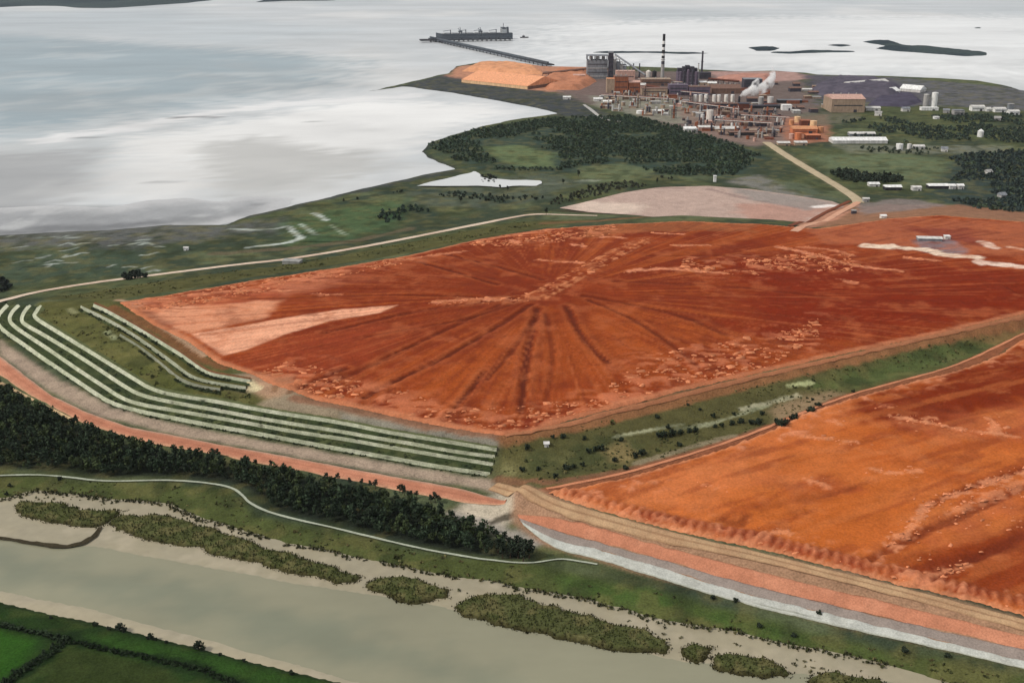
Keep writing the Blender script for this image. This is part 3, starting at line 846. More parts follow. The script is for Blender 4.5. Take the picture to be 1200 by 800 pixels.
blend(cols, smooth(.55, .75, fbm(ang * 60, rad * 0.004, 1.0, 3, 105)) * .35 * smooth(60, 120, rad), S(118, 46, 28))
paint(cols, x, y, [
    ('p', [(560, 400), (640, 370), (720, 360), (820, 390), (760, 440), (650, 480), (500, 480), (440, 450)], S(164, 80, 34), 40, .7),
    ('p', [(860, 300), (1200, 315), (1420, 320), (1420, 345), (1200, 362), (1000, 405), (860, 380)], S(122, 38, 14), 25, .9),
    ('p', [(150, 354), (220, 345), (300, 338), (420, 312), (440, 330), (340, 345), (300, 358), (200, 372)], S(196, 120, 88), 10, .7),
    ('p', [(205, 350), (320, 336), (330, 352), (230, 366)], S(160, 74, 44), 10, .8),
    ('p', [(400, 318), (480, 303), (560, 288), (640, 276), (640, 310), (600, 335), (540, 340), (440, 345), (380, 345)], S(122, 46, 18), 18, .8),
    ('p', [(330, 400), (420, 378), (560, 356), (600, 356), (480, 410), (380, 448), (320, 436)], S(128, 52, 24), 14, .6),
    ('p', [(175, 362), (240, 358), (330, 352), (310, 372), (225, 390), (198, 384)], S(226, 158, 122), 6, .85),
    ('p', [(225, 392), (290, 381), (340, 372), (400, 363), (466, 358), (445, 367), (385, 377), (330, 394), (285, 412), (262, 417)], S(236, 172, 138), 2, .95, .3),
    ('p', [(138, 354), (165, 356), (200, 384), (240, 416), (262, 428), (300, 440), (262, 430), (215, 400)], S(196, 142, 112), 5, .7),
    ('p', [(270, 418), (340, 395), (420, 375), (480, 385), (420, 430), (350, 460), (300, 438)], S(150, 66, 38), 10, .6),
    ('p', [(940, 268), (1040, 256), (1200, 262), (1420, 286), (1420, 300), (1200, 300), (1050, 290), (960, 285)], S(168, 96, 66), 10, .8),
    ('p', [(1060, 268), (1130, 268), (1160, 290), (1100, 280)], S(128, 58, 48), 10, .7),
    ('p', [(1068, 282), (1110, 278), (1132, 292), (1128, 300), (1085, 296)], S(130, 118, 122), 5, .9),
    ('l', [(1020, 289), (1050, 290), (1080, 293), (1105, 298.5), (1140, 301)], 13, S(238, 216, 192), .95, 1.5),
    ('l', [(1150, 308), (1175, 310), (1200, 313), (1260, 318)], 12, S(240, 214, 196), .95, 1.4),
    ('l', [(1150, 284), (1160, 288), (1166, 291)], 10, S(232, 200, 180), .9),
    ('l', [(1185, 290), (1196, 292)], 9, S(220, 176, 150), .8),
    ('p', [(300, 437), (345, 440), (360, 460), (330, 458)], S(176, 128, 98), 5, .7),
    ('p', [(690, 259), (800, 257), (900, 262), (880, 272), (760, 272), (680, 280)], S(150, 92, 58), 8, .7),
])
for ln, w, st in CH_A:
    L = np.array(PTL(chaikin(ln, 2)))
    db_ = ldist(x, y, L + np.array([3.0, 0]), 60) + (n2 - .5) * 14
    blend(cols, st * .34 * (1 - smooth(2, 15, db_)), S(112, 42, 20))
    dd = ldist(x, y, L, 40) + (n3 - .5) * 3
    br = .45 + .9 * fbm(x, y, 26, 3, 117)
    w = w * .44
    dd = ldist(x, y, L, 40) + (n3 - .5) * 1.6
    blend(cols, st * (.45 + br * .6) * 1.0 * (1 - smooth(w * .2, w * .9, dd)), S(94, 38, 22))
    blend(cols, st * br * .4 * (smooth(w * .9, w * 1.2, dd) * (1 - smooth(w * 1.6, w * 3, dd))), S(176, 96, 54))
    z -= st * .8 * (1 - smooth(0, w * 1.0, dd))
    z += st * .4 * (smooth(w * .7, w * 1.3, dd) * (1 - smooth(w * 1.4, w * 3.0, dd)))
for ln, w, st in LIGHT_A:
    L = np.array(PTL(chaikin(ln, 2)))
    dd = ldist(x, y, L, 40) + (n3 - .5) * w * 1.6
    blend(cols, st * (1 - smooth(w * .25, w * .7, dd)), S(220, 142, 106))
# causeway of tipped clods out to the centre
L = np.array(PTL([(520, 355), (600, 352), (628, 349), (660, 332), (700, 309), (735, 291), (756, 281)]))
dd = ldist(x, y, L, 60)
Lr = np.array(PTL([(630, 348), (660, 332), (700, 309), (735, 291), (752, 283)])); dr = ldist(x, y, Lr, 60)
for off in (3.5, 8.0):
    blend(cols, np.exp(-((dr - off) / 1.3) ** 2) * smooth(.42, .6, n3) * .9, S(216, 142, 98))
cw = (1 - smooth(5, 13, dd)) * smooth(.5, .62, n3)
blend(cols, cw * .5, S(200, 124, 84)); z += cw * .6
z += .7 * (1 - smooth(4, 10, dr))
# fine flow lines that follow the slope away from the centre, and patchy damp
fl = fbm(ang * 120, rad * .012, 1.0, 4, 118)
blend(cols, smooth(.56, .74, fl) * .4 * smooth(50, 120, rad), S(186, 104, 62))
blend(cols, smooth(.58, .76, fbm(ang * 90 + 9, rad * .01, 1.0, 4, 119)) * .45 * smooth(50, 120, rad), S(112, 44, 26))
blend(cols, smooth(.55, .72, fbm(x, y, 24, 5, 120, .65)) * .35, S(186, 104, 64))
blend(cols, smooth(.56, .72, fbm(x, y, 18, 5, 121, .65)) * .4, S(116, 46, 26))
# pale dried crust along the rim, broken into clods
CRUSTS = []
def crust(px_poly, dens, fe=18):
    global cols, z
    d = sdist(x, y, np.array(PTL(px_poly)), 60)
    m = smooth(-fe, fe, d + (n2 - .5) * fe * 2)
    sp = fbm(x * 0.8, y * 1.25, 6.0, 2, 111)
    w = m * smooth(1 - dens, 1 - dens + .12, sp * .75 + n2 * .35)
    blend(cols, w * .5, S(208, 128, 92)); z += w * 0.5
    CRUSTS.append((px_poly, dens))
    blend(cols, m * (1 - smooth(.25, .42, sp)) * .5, S(104, 42, 26))
crust([(425, 468), (490, 455), (515, 480), (600, 478), (640, 470), (700, 470), (720, 455), (750, 470), (640, 502), (590, 508), (500, 494), (430, 480)], .50)
crust([(715, 450), (760, 420), (800, 408), (860, 400), (940, 385), (960, 395), (900, 432), (800, 456), (720, 476)], .46)
crust([(300, 440), (340, 420), (420, 445), (440, 470), (420, 478), (330, 455)], .42)
crust([(900, 400), (960, 372), (960, 392), (930, 412)], .40)
crust([(140, 356), (300, 330), (420, 311), (480, 300), (480, 308), (400, 325), (300, 345), (170, 366)], .44)
crust([(540, 288), (640, 270), (720, 265), (720, 275), (620, 290)], .40)
crust([(870, 300), (1000, 296), (1000, 318), (880, 320)], .40)
crust([(800, 300), (880, 310), (890, 325), (800, 318)], .42)
d_edge = 1 - smooth(2, 7, dA + (n3 - .5) * 4)
blend(cols, d_edge * .7, S(196, 128, 92))
z += (n2 - .5) * 0.8 + (n3 - .5) * 0.35
z[dA < 0.5] -= 1.2
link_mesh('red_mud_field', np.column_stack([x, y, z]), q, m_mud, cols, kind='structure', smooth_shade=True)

# ---- red mud field B (nearer, right)
xy, q = grid_sheet(mud_b, 2.0)
x, y = xy[:, 0], xy[:, 1]
dA = sdist(x, y, mud_b, 120)
n1 = fbm(x, y, 80, 4, 201); n2 = fbm(x, y, 14, 4, 202); n3 = fbm(x, y, 4.5, 3, 203)
z = TH(x, y) + 0.35
cols = np.tile(S(188, 100, 46), (len(x), 1))
blend(cols, smooth(.4, .68, n1) * .6, S(170, 82, 34))
blend(cols, smooth(.45, .7, fbm(x * .6 + y * .5, y * .9 - x * .3, 40, 4, 204)) * .5, S(196, 110, 56))
paint(cols, x, y, [
    ('p', [(640, 577), (740, 558), (850, 526), (985, 472), (1000, 490), (900, 540), (800, 590), (720, 600)], S(196, 112, 64), 14, .75),
    ('p', [(1000, 470), (1060, 455), (1200, 400), (1420, 330), (1420, 480), (1200, 470), (1130, 500), (1060, 505), (1010, 492)], S(118, 40, 14), 12, .95),
    ('p', [(1060, 500), (1140, 486), (1200, 480), (1420, 490), (1420, 520), (1200, 520), (1100, 515)], S(170, 88, 54), 12, .7),
    ('p', [(860, 590), (960, 560), (1080, 560), (1060, 600), (980, 640), (900, 630)], S(182, 96, 40), 15, .7),
    ('p', [(890, 566), (960, 555), (1000, 572), (930, 580)], S(160, 76, 40), 8, .7),
    ('p', [(1010, 672), (1080, 640), (1200, 600), (1420, 560), (1420, 790), (1200, 720), (1100, 695)], S(128, 48, 18), 15, .88),
    ('p', [(1080, 620), (1140, 590), (1200, 570), (1200, 600), (1140, 620), (1090, 640)], S(186, 102, 60), 8, .7),
    ('p', [(700, 598), (760, 612), (860, 634), (960, 656), (1040, 676), (1000, 655), (930, 640), (860, 620), (760, 600)], S(138, 60, 36), 4, .85),
    ('p', [(700, 570), (760, 560), (860, 530), (900, 560), (820, 600), (740, 590)], S(200, 116, 68), 16, .6),
])
st_ = fbm((x * .9 + y * .45) / 7.0, (y * .9 - x * .45), 9.0, 5, 205, .62)
blend(cols, smooth(.5, .68, st_) * .35, S(202, 118, 66)); 
st_ = fbm((x * .85 + y * .52) / 6.0, (y * .85 - x * .52), 8.0, 5, 206, .62)
blend(cols, smooth(.52, .7, st_) * .55, S(140, 64, 34))
blend(cols, smooth(.58, .74, fbm(x, y, 20, 5, 207, .65)) * .25, S(210, 130, 82))
CH_B = [([(850, 610), (870, 616), (875, 604)], 4, .7), ([(1020, 655), (1050, 640), (1085, 622), (1120, 608), (1200, 570)], 4, .9), ([(1075, 688), (1100, 672), (1130, 660), (1200, 626)], 5, .9),
        ([(1080, 598), (1100, 585), (1140, 570), (1200, 550)], 4, .9), ([(1040, 678), (1120, 655), (1200, 640)], 5, .6), ([(890, 596), (940, 585), (1000, 572)], 5, .4), ([(1060, 462), (1090, 478), (1120, 482)], 5, .5)]
LIGHT_B = [([(1046, 640), (1060, 626), (1080, 608), (1085, 592), (1110, 582), (1170, 562), (1200, 552)], 5, .85), ([(1110, 603), (1140, 588), (1165, 580), (1200, 566)], 7, .6),
           ([(870, 636), (890, 632), (905, 622), (922, 626)], 5, .8), ([(1050, 688), (1080, 680), (1110, 668), (1133, 662)], 5, .8), ([(1020, 550), (1050, 556), (1078, 552)], 5, .7),
           ([(950, 566), (962, 568)], 6, .8), ([(1050, 490), (1070, 494), (1090, 492)], 8, .85), ([(1065, 492), (1100, 498), (1140, 506), (1190, 512)], 4, .7), ([(1160, 490), (1168, 500), (1165, 508)], 6, .7),
           ([(930, 510), (960, 514), (1010, 520)], 4, .7), ([(980, 494), (985, 498)], 4, .7), ([(1030, 475), (1040, 478)], 5, .7), ([(830, 570), (842, 572)], 5, .7)]
for ln, w, st in CH_B:
    L = np.array(PTL(chaikin(ln, 2))); dd = ldist(x, y, L, 40) + (n3 - .5) * 3
    blend(cols, st * .8 * (1 - smooth(w * .25, w * .9, dd)), S(112, 46, 26)); z -= st * 1.0 * (1 - smooth(0, w, dd))
for ln, w, st in LIGHT_B:
    L = np.array(PTL(chaikin(ln, 2))); dd = ldist(x, y, L, 40) + (n3 - .5) * w * 2.2
    k = st * .75 * (1 - smooth(w * .12, w * .5, dd)); blend(cols, k, S(226, 150, 108)); z += k * .6
# eroded, ribbed berm along the south rim
rimline = np.array(PTL([(655, 584), (700, 597), (760, 613), (820, 628), (880, 640), (940, 654), (1000, 669), (1080, 689), (1200, 720)]))
dd = ldist(x, y, rimline, 60)
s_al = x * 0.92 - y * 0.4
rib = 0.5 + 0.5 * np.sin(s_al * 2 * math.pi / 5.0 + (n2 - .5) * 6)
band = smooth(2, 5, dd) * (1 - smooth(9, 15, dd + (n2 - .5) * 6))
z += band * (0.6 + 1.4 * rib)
blend(cols, band * rib * .55, S(206, 128, 92)); blend(cols, band * (1 - rib) * .55, S(116, 48, 30))  # rib crests lightened, gullies darkened: relief shading put into the colour
crustm = (1 - smooth(8, 26, dA + (n1 - .5) * 20)) * smooth(.55, .68, n2 * .5 + n3 * .5)
blend(cols, crustm * .7, S(218, 142, 104)); z += crustm * .6
d_edge = 1 - smooth(1, 4, dA + (n3 - .5) * 3)
blend(cols, d_edge * .7, S(206, 140, 102))
z += (n2 - .5) * .7 + (n3 - .5) * .35
z[dA < .4] -= 1.2
link_mesh('red_mud_field', np.column_stack([x, y, z]), q, m_mud, cols, kind='structure', smooth_shade=True)

# ---- pale settled pond
xy, q = grid_sheet(POND_P, 4.0)
x, y = xy[:, 0], xy[:, 1]
cols = np.tile(S(184, 160, 148), (len(x), 1))
paint(cols, x, y, [('p', [(655, 244), (690, 237), (760, 240), (740, 251), (690, 249)], S(216, 196, 180), 10, .8),
                   ('p', [(860, 240), (960, 236), (985, 242), (950, 260), (880, 262)], S(178, 134, 118), 15, .7),
                   ('l', [(830, 222), (880, 234), (950, 246)], 7, S(140, 120, 114), .7), ('p', [(850, 219), (930, 229), (980, 238), (945, 246), (880, 234)], S(146, 138, 132), 8, .85),
                   ('l', [(770, 221), (800, 221)], 6, S(140, 118, 112), .6), ('l', [(955, 243), (975, 241)], 10, S(236, 228, 222), .95)])
link_mesh('settling_pond', np.column_stack([xy, np.full(len(x), 6.35) + (fbm(x, y, 20, 3, 71) - .5) * .3]), q, m_mud, cols, kind='structure', smooth_shade=True)

# ---- roads and tracks
def line_w(pts): return chaikin(np.array(PTL(pts)), 2)
ri = resample_n(np.array([W(p[0], p[1], 4.6) for p in ROAD_IN]), 160); ro = resample_n(np.array([W(p[0], p[1], 4.2) for p in ROAD_OUT]), 160)
def ribbon_between(name, a, b, zoff, col, mat, across=6, colfn=None, zf=TH, crown=0.0):
    V = []
    for k in range(across + 1):
        t = k / across
        p = a * (1 - t) + b * t
        if k in (0, across):
            e_ = b - a; e_ = e_ / (np.linalg.norm(e_, axis=1)[:, None] + 1e-6)
            p = p + e_ * ((fbm(p[:, 0], p[:, 1], 9, 4, 340 + k, .65) - .5) * 1.9 * smooth(0, .06, np.linspace(0, 1, len(p))))[:, None]
        V.append(np.column_stack([p, zf(p[:, 0], p[:, 1]) + zoff - (0.5 if k in (0, across) else 0) + crown * math.sin(t * math.pi)]))
    m = len(a); V = np.concatenate(V); i = np.arange(m - 1)
    Q = np.concatenate([np.stack([k * m + i, k * m + i + 1, (k + 1) * m + i + 1, (k + 1) * m + i], 1) for k in range(across)])
    cols = np.tile(col, (len(V), 1))
    if colfn: cols = colfn(V, cols, np.repeat(np.linspace(0, 1, across + 1), m))
    return link_mesh(name, V, Q, mat, cols, kind='structure', smooth_shade=True)
def red_cols(V, cols, t):
    blend(cols, smooth(.5, .65, fbm(V[:, 0], V[:, 1], 12, 3, 301)) * .4, S(214, 150, 120))
    blend(cols, np.exp(-((t - .5) / .08) ** 2) * .35, S(150, 92, 72)); blend(cols, (1 - smooth(.0, .22, t)) * .8, S(190, 166, 146)); blend(cols, smooth(.8, 1, t) * .7, S(206, 164, 132))
    return cols
ribbon_between('perimeter_road', chaikin(ri, 1), chaikin(ro, 1), .5, S(184, 124, 98), m_road, 8, red_cols)
NRD = line_w(NROAD)
def pale_cols(V, cols): 
    blend(cols, smooth(.45, .65, fbm(V[:, 0], V[:, 1], 30, 3, 302)) * .5, S(196, 168, 148)); k_ = np.arange(len(V)) // (len(V) // 5); blend(cols, np.isin(k_, [1, 3]) * .3, S(170, 146, 124)); return cols
strip('haul_road', NRD, [10, 10, 11, 12, 12, 4], .6, S(222, 202, 182), m_road, 5, 4, jitter=.8, edge_drop=.4, colfn=pale_cols)
strip('haul_road', line_w([(0, 449), (40, 470), (90, 495)]), 2.5, .7, S(206, 176, 136), m_road, 4, 2, jitter=.4)
strip('access_road', line_w([(898, 167), (930, 188), (975, 214), (1003, 232), (1006, 238)]), 14, .7, S(184, 168, 140), m_road, 6, 4, jitter=.6, edge_drop=.3)
strip('access_road', line_w([(1006, 237), (985, 249), (960, 262), (930, 272)]), 9, .8, S(206, 158, 132), m_road, 6, 4, jitter=.6, edge_drop=.3)
strip('access_road', line_w([(996, 236), (970, 248), (948, 260), (925, 267)]), 6, 1.0, S(120, 70, 52), m_road, 6, 4, jitter=.6, edge_drop=.3)
strip('track', line_w([(684, 123), (694, 130), (703, 138), (714, 142), (728, 143)]), [6, 8, 8, 6, 5], .8, S(178, 176, 172), m_road, 6, 3, jitter=.6)
strip('footpath', line_w(PATH + [(660, 655), (700, 662)]), [1.2, 1.6, 1.5, 1.2], .7, S(172, 178, 160), m_road, 3, 2, jitter=.35)
strip('crest_track', line_w([(578, 570), (600, 576), (640, 590), (700, 607), (760, 624), (820, 638), (880, 650), (940, 665), (1000, 680), (1080, 700), (1200, 732), (1400, 785)]), [10, 9, 6.5, 6.5, 6.5], .6, S(182, 150, 116), m_road, 4, 8, jitter=.8, edge_drop=.3,
      colfn=lambda V, c: (blend(c, smooth(.5, .6, fbm(V[:, 0], V[:, 1], 10, 3, 311)) * .4, S(164, 126, 96)), blend(c, np.isin(np.arange(len(V)) // (len(V) // 9), [0, 4, 8]) * .6, S(126, 92, 66)), c)[2])
strip('rim_track', line_w([(592, 511), (640, 503), (700, 488), (800, 463), (900, 438), (1000, 416), (1100, 393), (1200, 371), (1300, 352)]), 3.0, .6, S(168, 112, 80), m_road, 4, 3, jitter=.8, edge_drop=.2)
strip('rim_track', line_w([(640, 573), (735, 555), (850, 520), (905, 499), (985, 466), (1050, 448), (1120, 430), (1200, 391)]), 2.6, .6, S(198, 132, 98), m_road, 4, 3, jitter=.8, edge_drop=.2)
# salmon embankment face south of mud field B, grey verge and pale lined channel
def band_between(name, A, B, zoff, col, mat, n=130, across=5, colfn=None, crown=0.0):
    a = resample_n(chaikin(np.array(PTL(A)), 2), n); b = resample_n(chaikin(np.array(PTL(B)), 2), n)
    return ribbon_between(name, a, b, zoff, col, mat, across, colfn, crown=crown)
E1 = [(606, 603), (650, 605), (700, 618), (780, 642), (850, 660), (950, 685), (1080, 715), (1200, 745), (1400, 795)]
E2 = [(608, 607), (650, 621), (700, 634), (780, 656), (850, 678), (950, 703), (1080, 733), (1200, 760), (1400, 810)]
E3 = [(610, 611), (650, 633), (700, 643), (780, 666), (850, 690), (950, 715), (1080, 745), (1200, 774), (1400, 825)]
E4 = [(613, 615), (640, 637), (660, 646), (700, 655), (780, 680), (850, 702), (950, 727), (1080, 755), (1200, 783), (1400, 837)]
band_between('embankment', E1, E2, .6, S(186, 124, 96), m_road, 320, 10, lambda V, c, t: (blend(c, (1 - smooth(0, .14, t)) * .8, S(126, 84, 62)), blend(c, smooth(.5, .64, fbm(V[:, 0], V[:, 1], 14, 3, 321)) * .35, S(208, 146, 116)), c)[2])
band_between('verge', E2, E3, .55, S(146, 134, 126), m_road, 320, 6, lambda V, c, t: (blend(c, (1 - smooth(0, .2, t)) * .7, S(110, 72, 58)), c)[1])
band_between('lined_channel', E3, E4, .65, S(190, 192, 184), m_road, 320, 8, lambda V, c, t: (blend(c, smooth(.86, 1, t) * .7, S(128, 130, 108)), blend(c, np.exp(-((t - .75) / .07) ** 2) * .7 * smooth(.35, .6, fbm(V[:, 0], V[:, 1], 40, 2, 330)), S(120, 122, 104)), blend(c, smooth(.5, .62, fbm(V[:, 0], V[:, 1], 9, 3, 331)) * .4, S(170, 170, 160)), c)[3])

# ---- terraced embankment: rock faces and planted benches
ter = bpy.data.objects.new('terraced_embankment', None); C.objects.link(ter); ter['kind'] = 'structure'
N_T = 260
def terr_line(L, dy, z):
    q = resample_n(chaikin(np.array(L, float), 2), N_T)
    d = np.gradient(q, axis=0); d /= np.linalg.norm(d, axis=1)[:, None]
    q = q + np.stack([-d[:, 1], d[:, 0]], 1) * dy
    return np.array([W(a, b, z) for a, b in q])
def loft(name, rows, mat, cols_fn, parent):
    V = np.concatenate(rows); m = len(rows[0]); i = np.arange(m - 1)
    Q = np.concatenate([np.stack([k * m + i, k * m + i + 1, (k + 1) * m + i + 1, (k + 1) * m + i], 1) for k in range(len(rows) - 1)])
    return link_mesh(name, V, Q, mat, cols_fn(V), parent, None, True)
def face_cols(V):
    c = np.tile(S(194, 198, 172), (len(V), 1))
    blend(c, smooth(.42, .56, fbm(V[:, 0], V[:, 1], 9, 4, 401, .65)) * .4, S(146, 152, 122))
    blend(c, smooth(.5, .68, fbm(V[:, 0], V[:, 1], 16, 3, 402)) * .4, S(212, 212, 192)); return c
def bench_cols(V):
    c = np.tile(S(58, 68, 42), (len(V), 1))
    blend(c, smooth(.5, .66, fbm(V[:, 0], V[:, 1], 9, 3, 403)) * .5, S(40, 50, 38)); blend(c, smooth(.5, .64, fbm(V[:, 0], V[:, 1], 7, 4, 404, .65)) * .3, S(104, 106, 70)); return c
def rows_between(a, za, b, zb, n, wob, seed):
    out = []
    for k in range(n + 1):
        t = k / n; p = a * (1 - t) + b * t
        w = (fbm(p[:, 0] + seed * 7, p[:, 1], 5, 3, seed + k) - .5) * 2 * wob
        out.append(np.column_stack([p[:, 0], p[:, 1] + w * .5, np.full(len(p), za * (1 - t) + zb * t) + (w if 0 < k < n else 0)]))
    return out
steps = [(S4, zs4), (S3, zs3), (S2, zs2), (S1, zs1)]
bench_lines = []
for k, (L, zb) in enumerate(steps):
    lo = terr_line(L, 2.3, zb); hi = terr_line(L, -2.3, zb + 2.4)
    loft('rock_face', rows_between(lo, zb - .3, hi, zb + 2.4, 5, .6, 410 + k), m_rock, face_cols, ter)
    if k < 3:
        nx_lo = terr_line(steps[k + 1][0], 2.3, steps[k + 1][1])
        loft('planted_bench', rows_between(hi, zb + 2.4, nx_lo, steps[k + 1][1] + .1, 4, .3, 420 + k), m_land, bench_cols, ter)
        bench_lines.append((hi, nx_lo, zb + 2.6))
    else:
        inn = terr_line(L, -6.5, zb + 3.0)
        loft('planted_bench', rows_between(hi, zb + 2.4, inn, zb + 2.2, 3, .2, 430), m_land, lambda V: np.tile(S(92, 98, 64), (len(V), 1)), ter)
toe = terr_line(S4, 6.0, 5.0)
loft('planted_bench', rows_between(toe, 4.6, terr_line(S4, 2.3, zs4), zs4 - .2, 3, .2, 435), m_land, bench_cols, ter)
bench_lines.append((toe, terr_line(S4, 2.3, zs4), 5.2))
U3 = [(140, 393), (165, 408), (190, 428), (210, 445), (232, 453), (258, 457)]
for k, (L, zb) in enumerate(((U2, 19.5), (U1, 22.0), (U3, 18.6))):
    lo = terr_line(L, 1.8, zb); hi = terr_line(L, -1.8, zb + 1.8)
    loft('rock_face', rows_between(lo, zb - .3, hi, zb + 2.2, 3, .25, 440 + k), m_rock, lambda V: face_cols(V) * (0.72 if k == 0 else .9 if k == 1 else .5), ter)
    lo2 = terr_line(L, 4.6, zb)
    loft('planted_bench', rows_between(lo2, zb - .1, lo, zb + .1, 3, .2, 445 + k), m_land, lambda V: bench_cols(V) * 1.15, ter)
    bench_lines.append((lo2, lo, zb + .1))
    inn = terr_line(L, -5.0, zb + 2.4)
    loft('planted_bench', rows_between(hi, zb + 2.2, inn, zb + 2.3, 3, .2, 450 + k), m_land, lambda V: np.tile(S(116, 82, 56) if k == 1 else S(88, 86, 50), (len(V), 1)), ter)

# ---- river, tidal mud and the near bank
riv = np.concatenate([bnk + np.array([0, 6.0]), [W(-420, 690, 0), W(0, 690, 0), W(200, 740, 0), W(420, 795, 0), W(700, 870, 0)]])
rx = np.array(WL([(-420, 560), (0, 575), (200, 585), (420, 640), (600, 672), (800, 720), (1000, 760), (1200, 815), (1500, 900), (1500, 1150), (900, 960), (500, 830), (400, 800), (200, 755), (0, 705), (-420, 620)], 0.0))
xy, q = grid_sheet(rx, 4.0); x, y = xy[:, 0], xy[:, 1]
cols = np.tile(S(150, 148, 125, 1.2), (len(x), 1))
paint(cols, x, y, [('p', [(0, 650), (80, 655), (250, 690), (450, 750), (600, 800), (560, 810), (420, 775), (250, 730), (80, 690), (0, 680)], S(130, 134, 115, 1.2), 14, .85)], P0)
link_mesh('river', np.column_stack([xy, np.full(len(x), .06)]), q, m_river, cols, kind='structure')
def tidal(pts, seed, colour=S(158, 149, 124), zz=.3):
    poly = roughen(WL(pts, 0.1), 2.0, 4, seed); xy, q = grid_sheet(poly, 2.5); x, y = xy[:, 0], xy[:, 1]
    d = sdist(x, y, poly, 20)
    z = -.15 + (zz + .2) * smooth(0, 14, d) + (fbm(x, y, 8, 3, seed) - .5) * .2 * smooth(3, 12, d)
    cols = np.tile(colour, (len(x), 1)); blend(cols, smooth(.45, .65, fbm(x, y, 22, 3, seed + 1)) * .5, S(156, 148, 126))
    blend(cols, smooth(.55, .7, fbm(x, y, 9, 3, seed + 2)) * .35, S(186, 174, 150))
    blend(cols, (1 - smooth(0, 9, d)) * .5, S(140, 136, 118))
    link_mesh('tidal_mudflat', np.column_stack([xy, z]), q, m_tidal, cols, kind='structure', smooth_shade=True)
tidal([(-200, 550), (0, 562), (100, 566), (200, 578), (250, 596), (430, 642), (600, 672), (800, 716), (1000, 755), (1200, 812), (1160, 830), (1040, 808), (930, 800), (800, 785), (640, 752), (480, 712), (330, 690), (200, 665), (100, 648), (0, 640), (-200, 615)], 501)
tidal([(-200, 668), (0, 684), (120, 708), (250, 742), (400, 782), (520, 815), (480, 860), (420, 825), (300, 795), (140, 752), (0, 716), (-200, 690)], 503, S(168, 158, 132), .5)

# soft dark foreshore of the left bay
fs = roughen(WL([(-420, 268), (-200, 256), (0, 243), (60, 240), (120, 244), (165, 236), (215, 232), (262, 236), (285, 230), (345, 232), (330, 246), (290, 258), (200, 272), (0, 286), (-420, 318)], 0.1), 9, 8, 521)
xy, q = grid_sheet(fs, 5.0); x, y = xy[:, 0], xy[:, 1]; d = sdist(x, y, fs, 60)
cols = np.tile(S(156, 158, 160), (len(x), 1))
blend(cols, smooth(.42, .62, fbm(x, y * .6, 45, 5, 522, .6)) * .6, S(134, 136, 138)); blend(cols, smooth(.52, .68, fbm(x, y * .5, 30, 5, 523, .62)) * .7, S(186, 188, 188))
dc_ = ldist(x, y, cst, 60); blend(cols, (1 - smooth(4, 40, dc_ + (fbm(x, y, 30, 4, 525) - .5) * 40)) * .8, S(98, 100, 102))
blend(cols, 1 - smooth(0, 52, d + (fbm(x, y, 30, 4, 524) - .5) * 40), S(190, 191, 192))
link_mesh('tidal_mudflat', np.column_stack([x, y, .06 + .12 * smooth(0, 20, d)]), q, m_tidal, cols, kind='structure', smooth_shade=True)

NB = [(-420, 655), (-120, 675), (0, 702), (50, 713), (100, 723), (160, 737), (230, 753), (300, 772), (380, 791), (430, 801), (560, 840), (760, 900)]
nb = roughen(WL(NB, .3), 1.0, 3, 511, closed=False)
nb_poly = np.concatenate([nb, [(250, 150), (-500, 150)]])
xy, q = grid_sheet(nb_poly, 2.2); x, y = xy[:, 0], xy[:, 1]
d = ldist(x, y, nb, 60)
z = -.3 + 2.2 * smooth(0, 7, d) + (fbm(x, y, 14, 3, 512) - .5) * .6 * smooth(3, 10, d)
cols = np.tile(S(42, 60, 25), (len(x), 1))
blend(cols, smooth(.4, .65, fbm(x, y, 30, 4, 513)) * .6, S(38, 62, 30))
blend(cols, smooth(.52, .7, fbm(x, y, 9, 4, 514)) * .45, S(70, 78, 40)); blend(cols, smooth(.54, .7, fbm(x, y, 12, 4, 515)) * .4, S(30, 46, 22))
P1 = lambda pts: WL(pts, 1.9)
paint(cols, x, y, [('p', [(-60, 738), (0, 740), (40, 752), (25, 780), (0, 792), (-60, 800)], S(45, 82, 26), 4, .9, .5), ('p', [(78, 758), (140, 765), (210, 790), (205, 830), (40, 830), (50, 790)], S(52, 62, 30), 4, .8, .5),
                   ('p', [(95, 742), (180, 752), (330, 788), (400, 810), (240, 790), (120, 760)], S(47, 76, 29), 4, .8, .5), ('l', [(-60, 722), (0, 732), (40, 741), (80, 750), (150, 765), (240, 785), (300, 810)], 5, S(30, 46, 24), .9),
                   ('l', [(80, 748), (55, 768), (20, 790), (0, 808)], 7, S(30, 46, 24), .9), ('l', [(0, 703), (100, 725), (230, 755), (420, 801)], 4, S(34, 48, 26), .7)], P1)
link_mesh('pasture', np.column_stack([x, y, z]), q, m_land, cols, kind='structure', smooth_shade=True)

def scatter_ok(poly, area, r):
    lo, hi = poly.min(0), poly.max(0); n = int((hi[0] - lo[0]) * (hi[1] - lo[1]) / area)
    x = r.uniform(lo[0], hi[0], n); y = r.uniform(lo[1], hi[1], n); m = inside(x, y, poly)
    return np.stack([x[m], y[m]], 1)

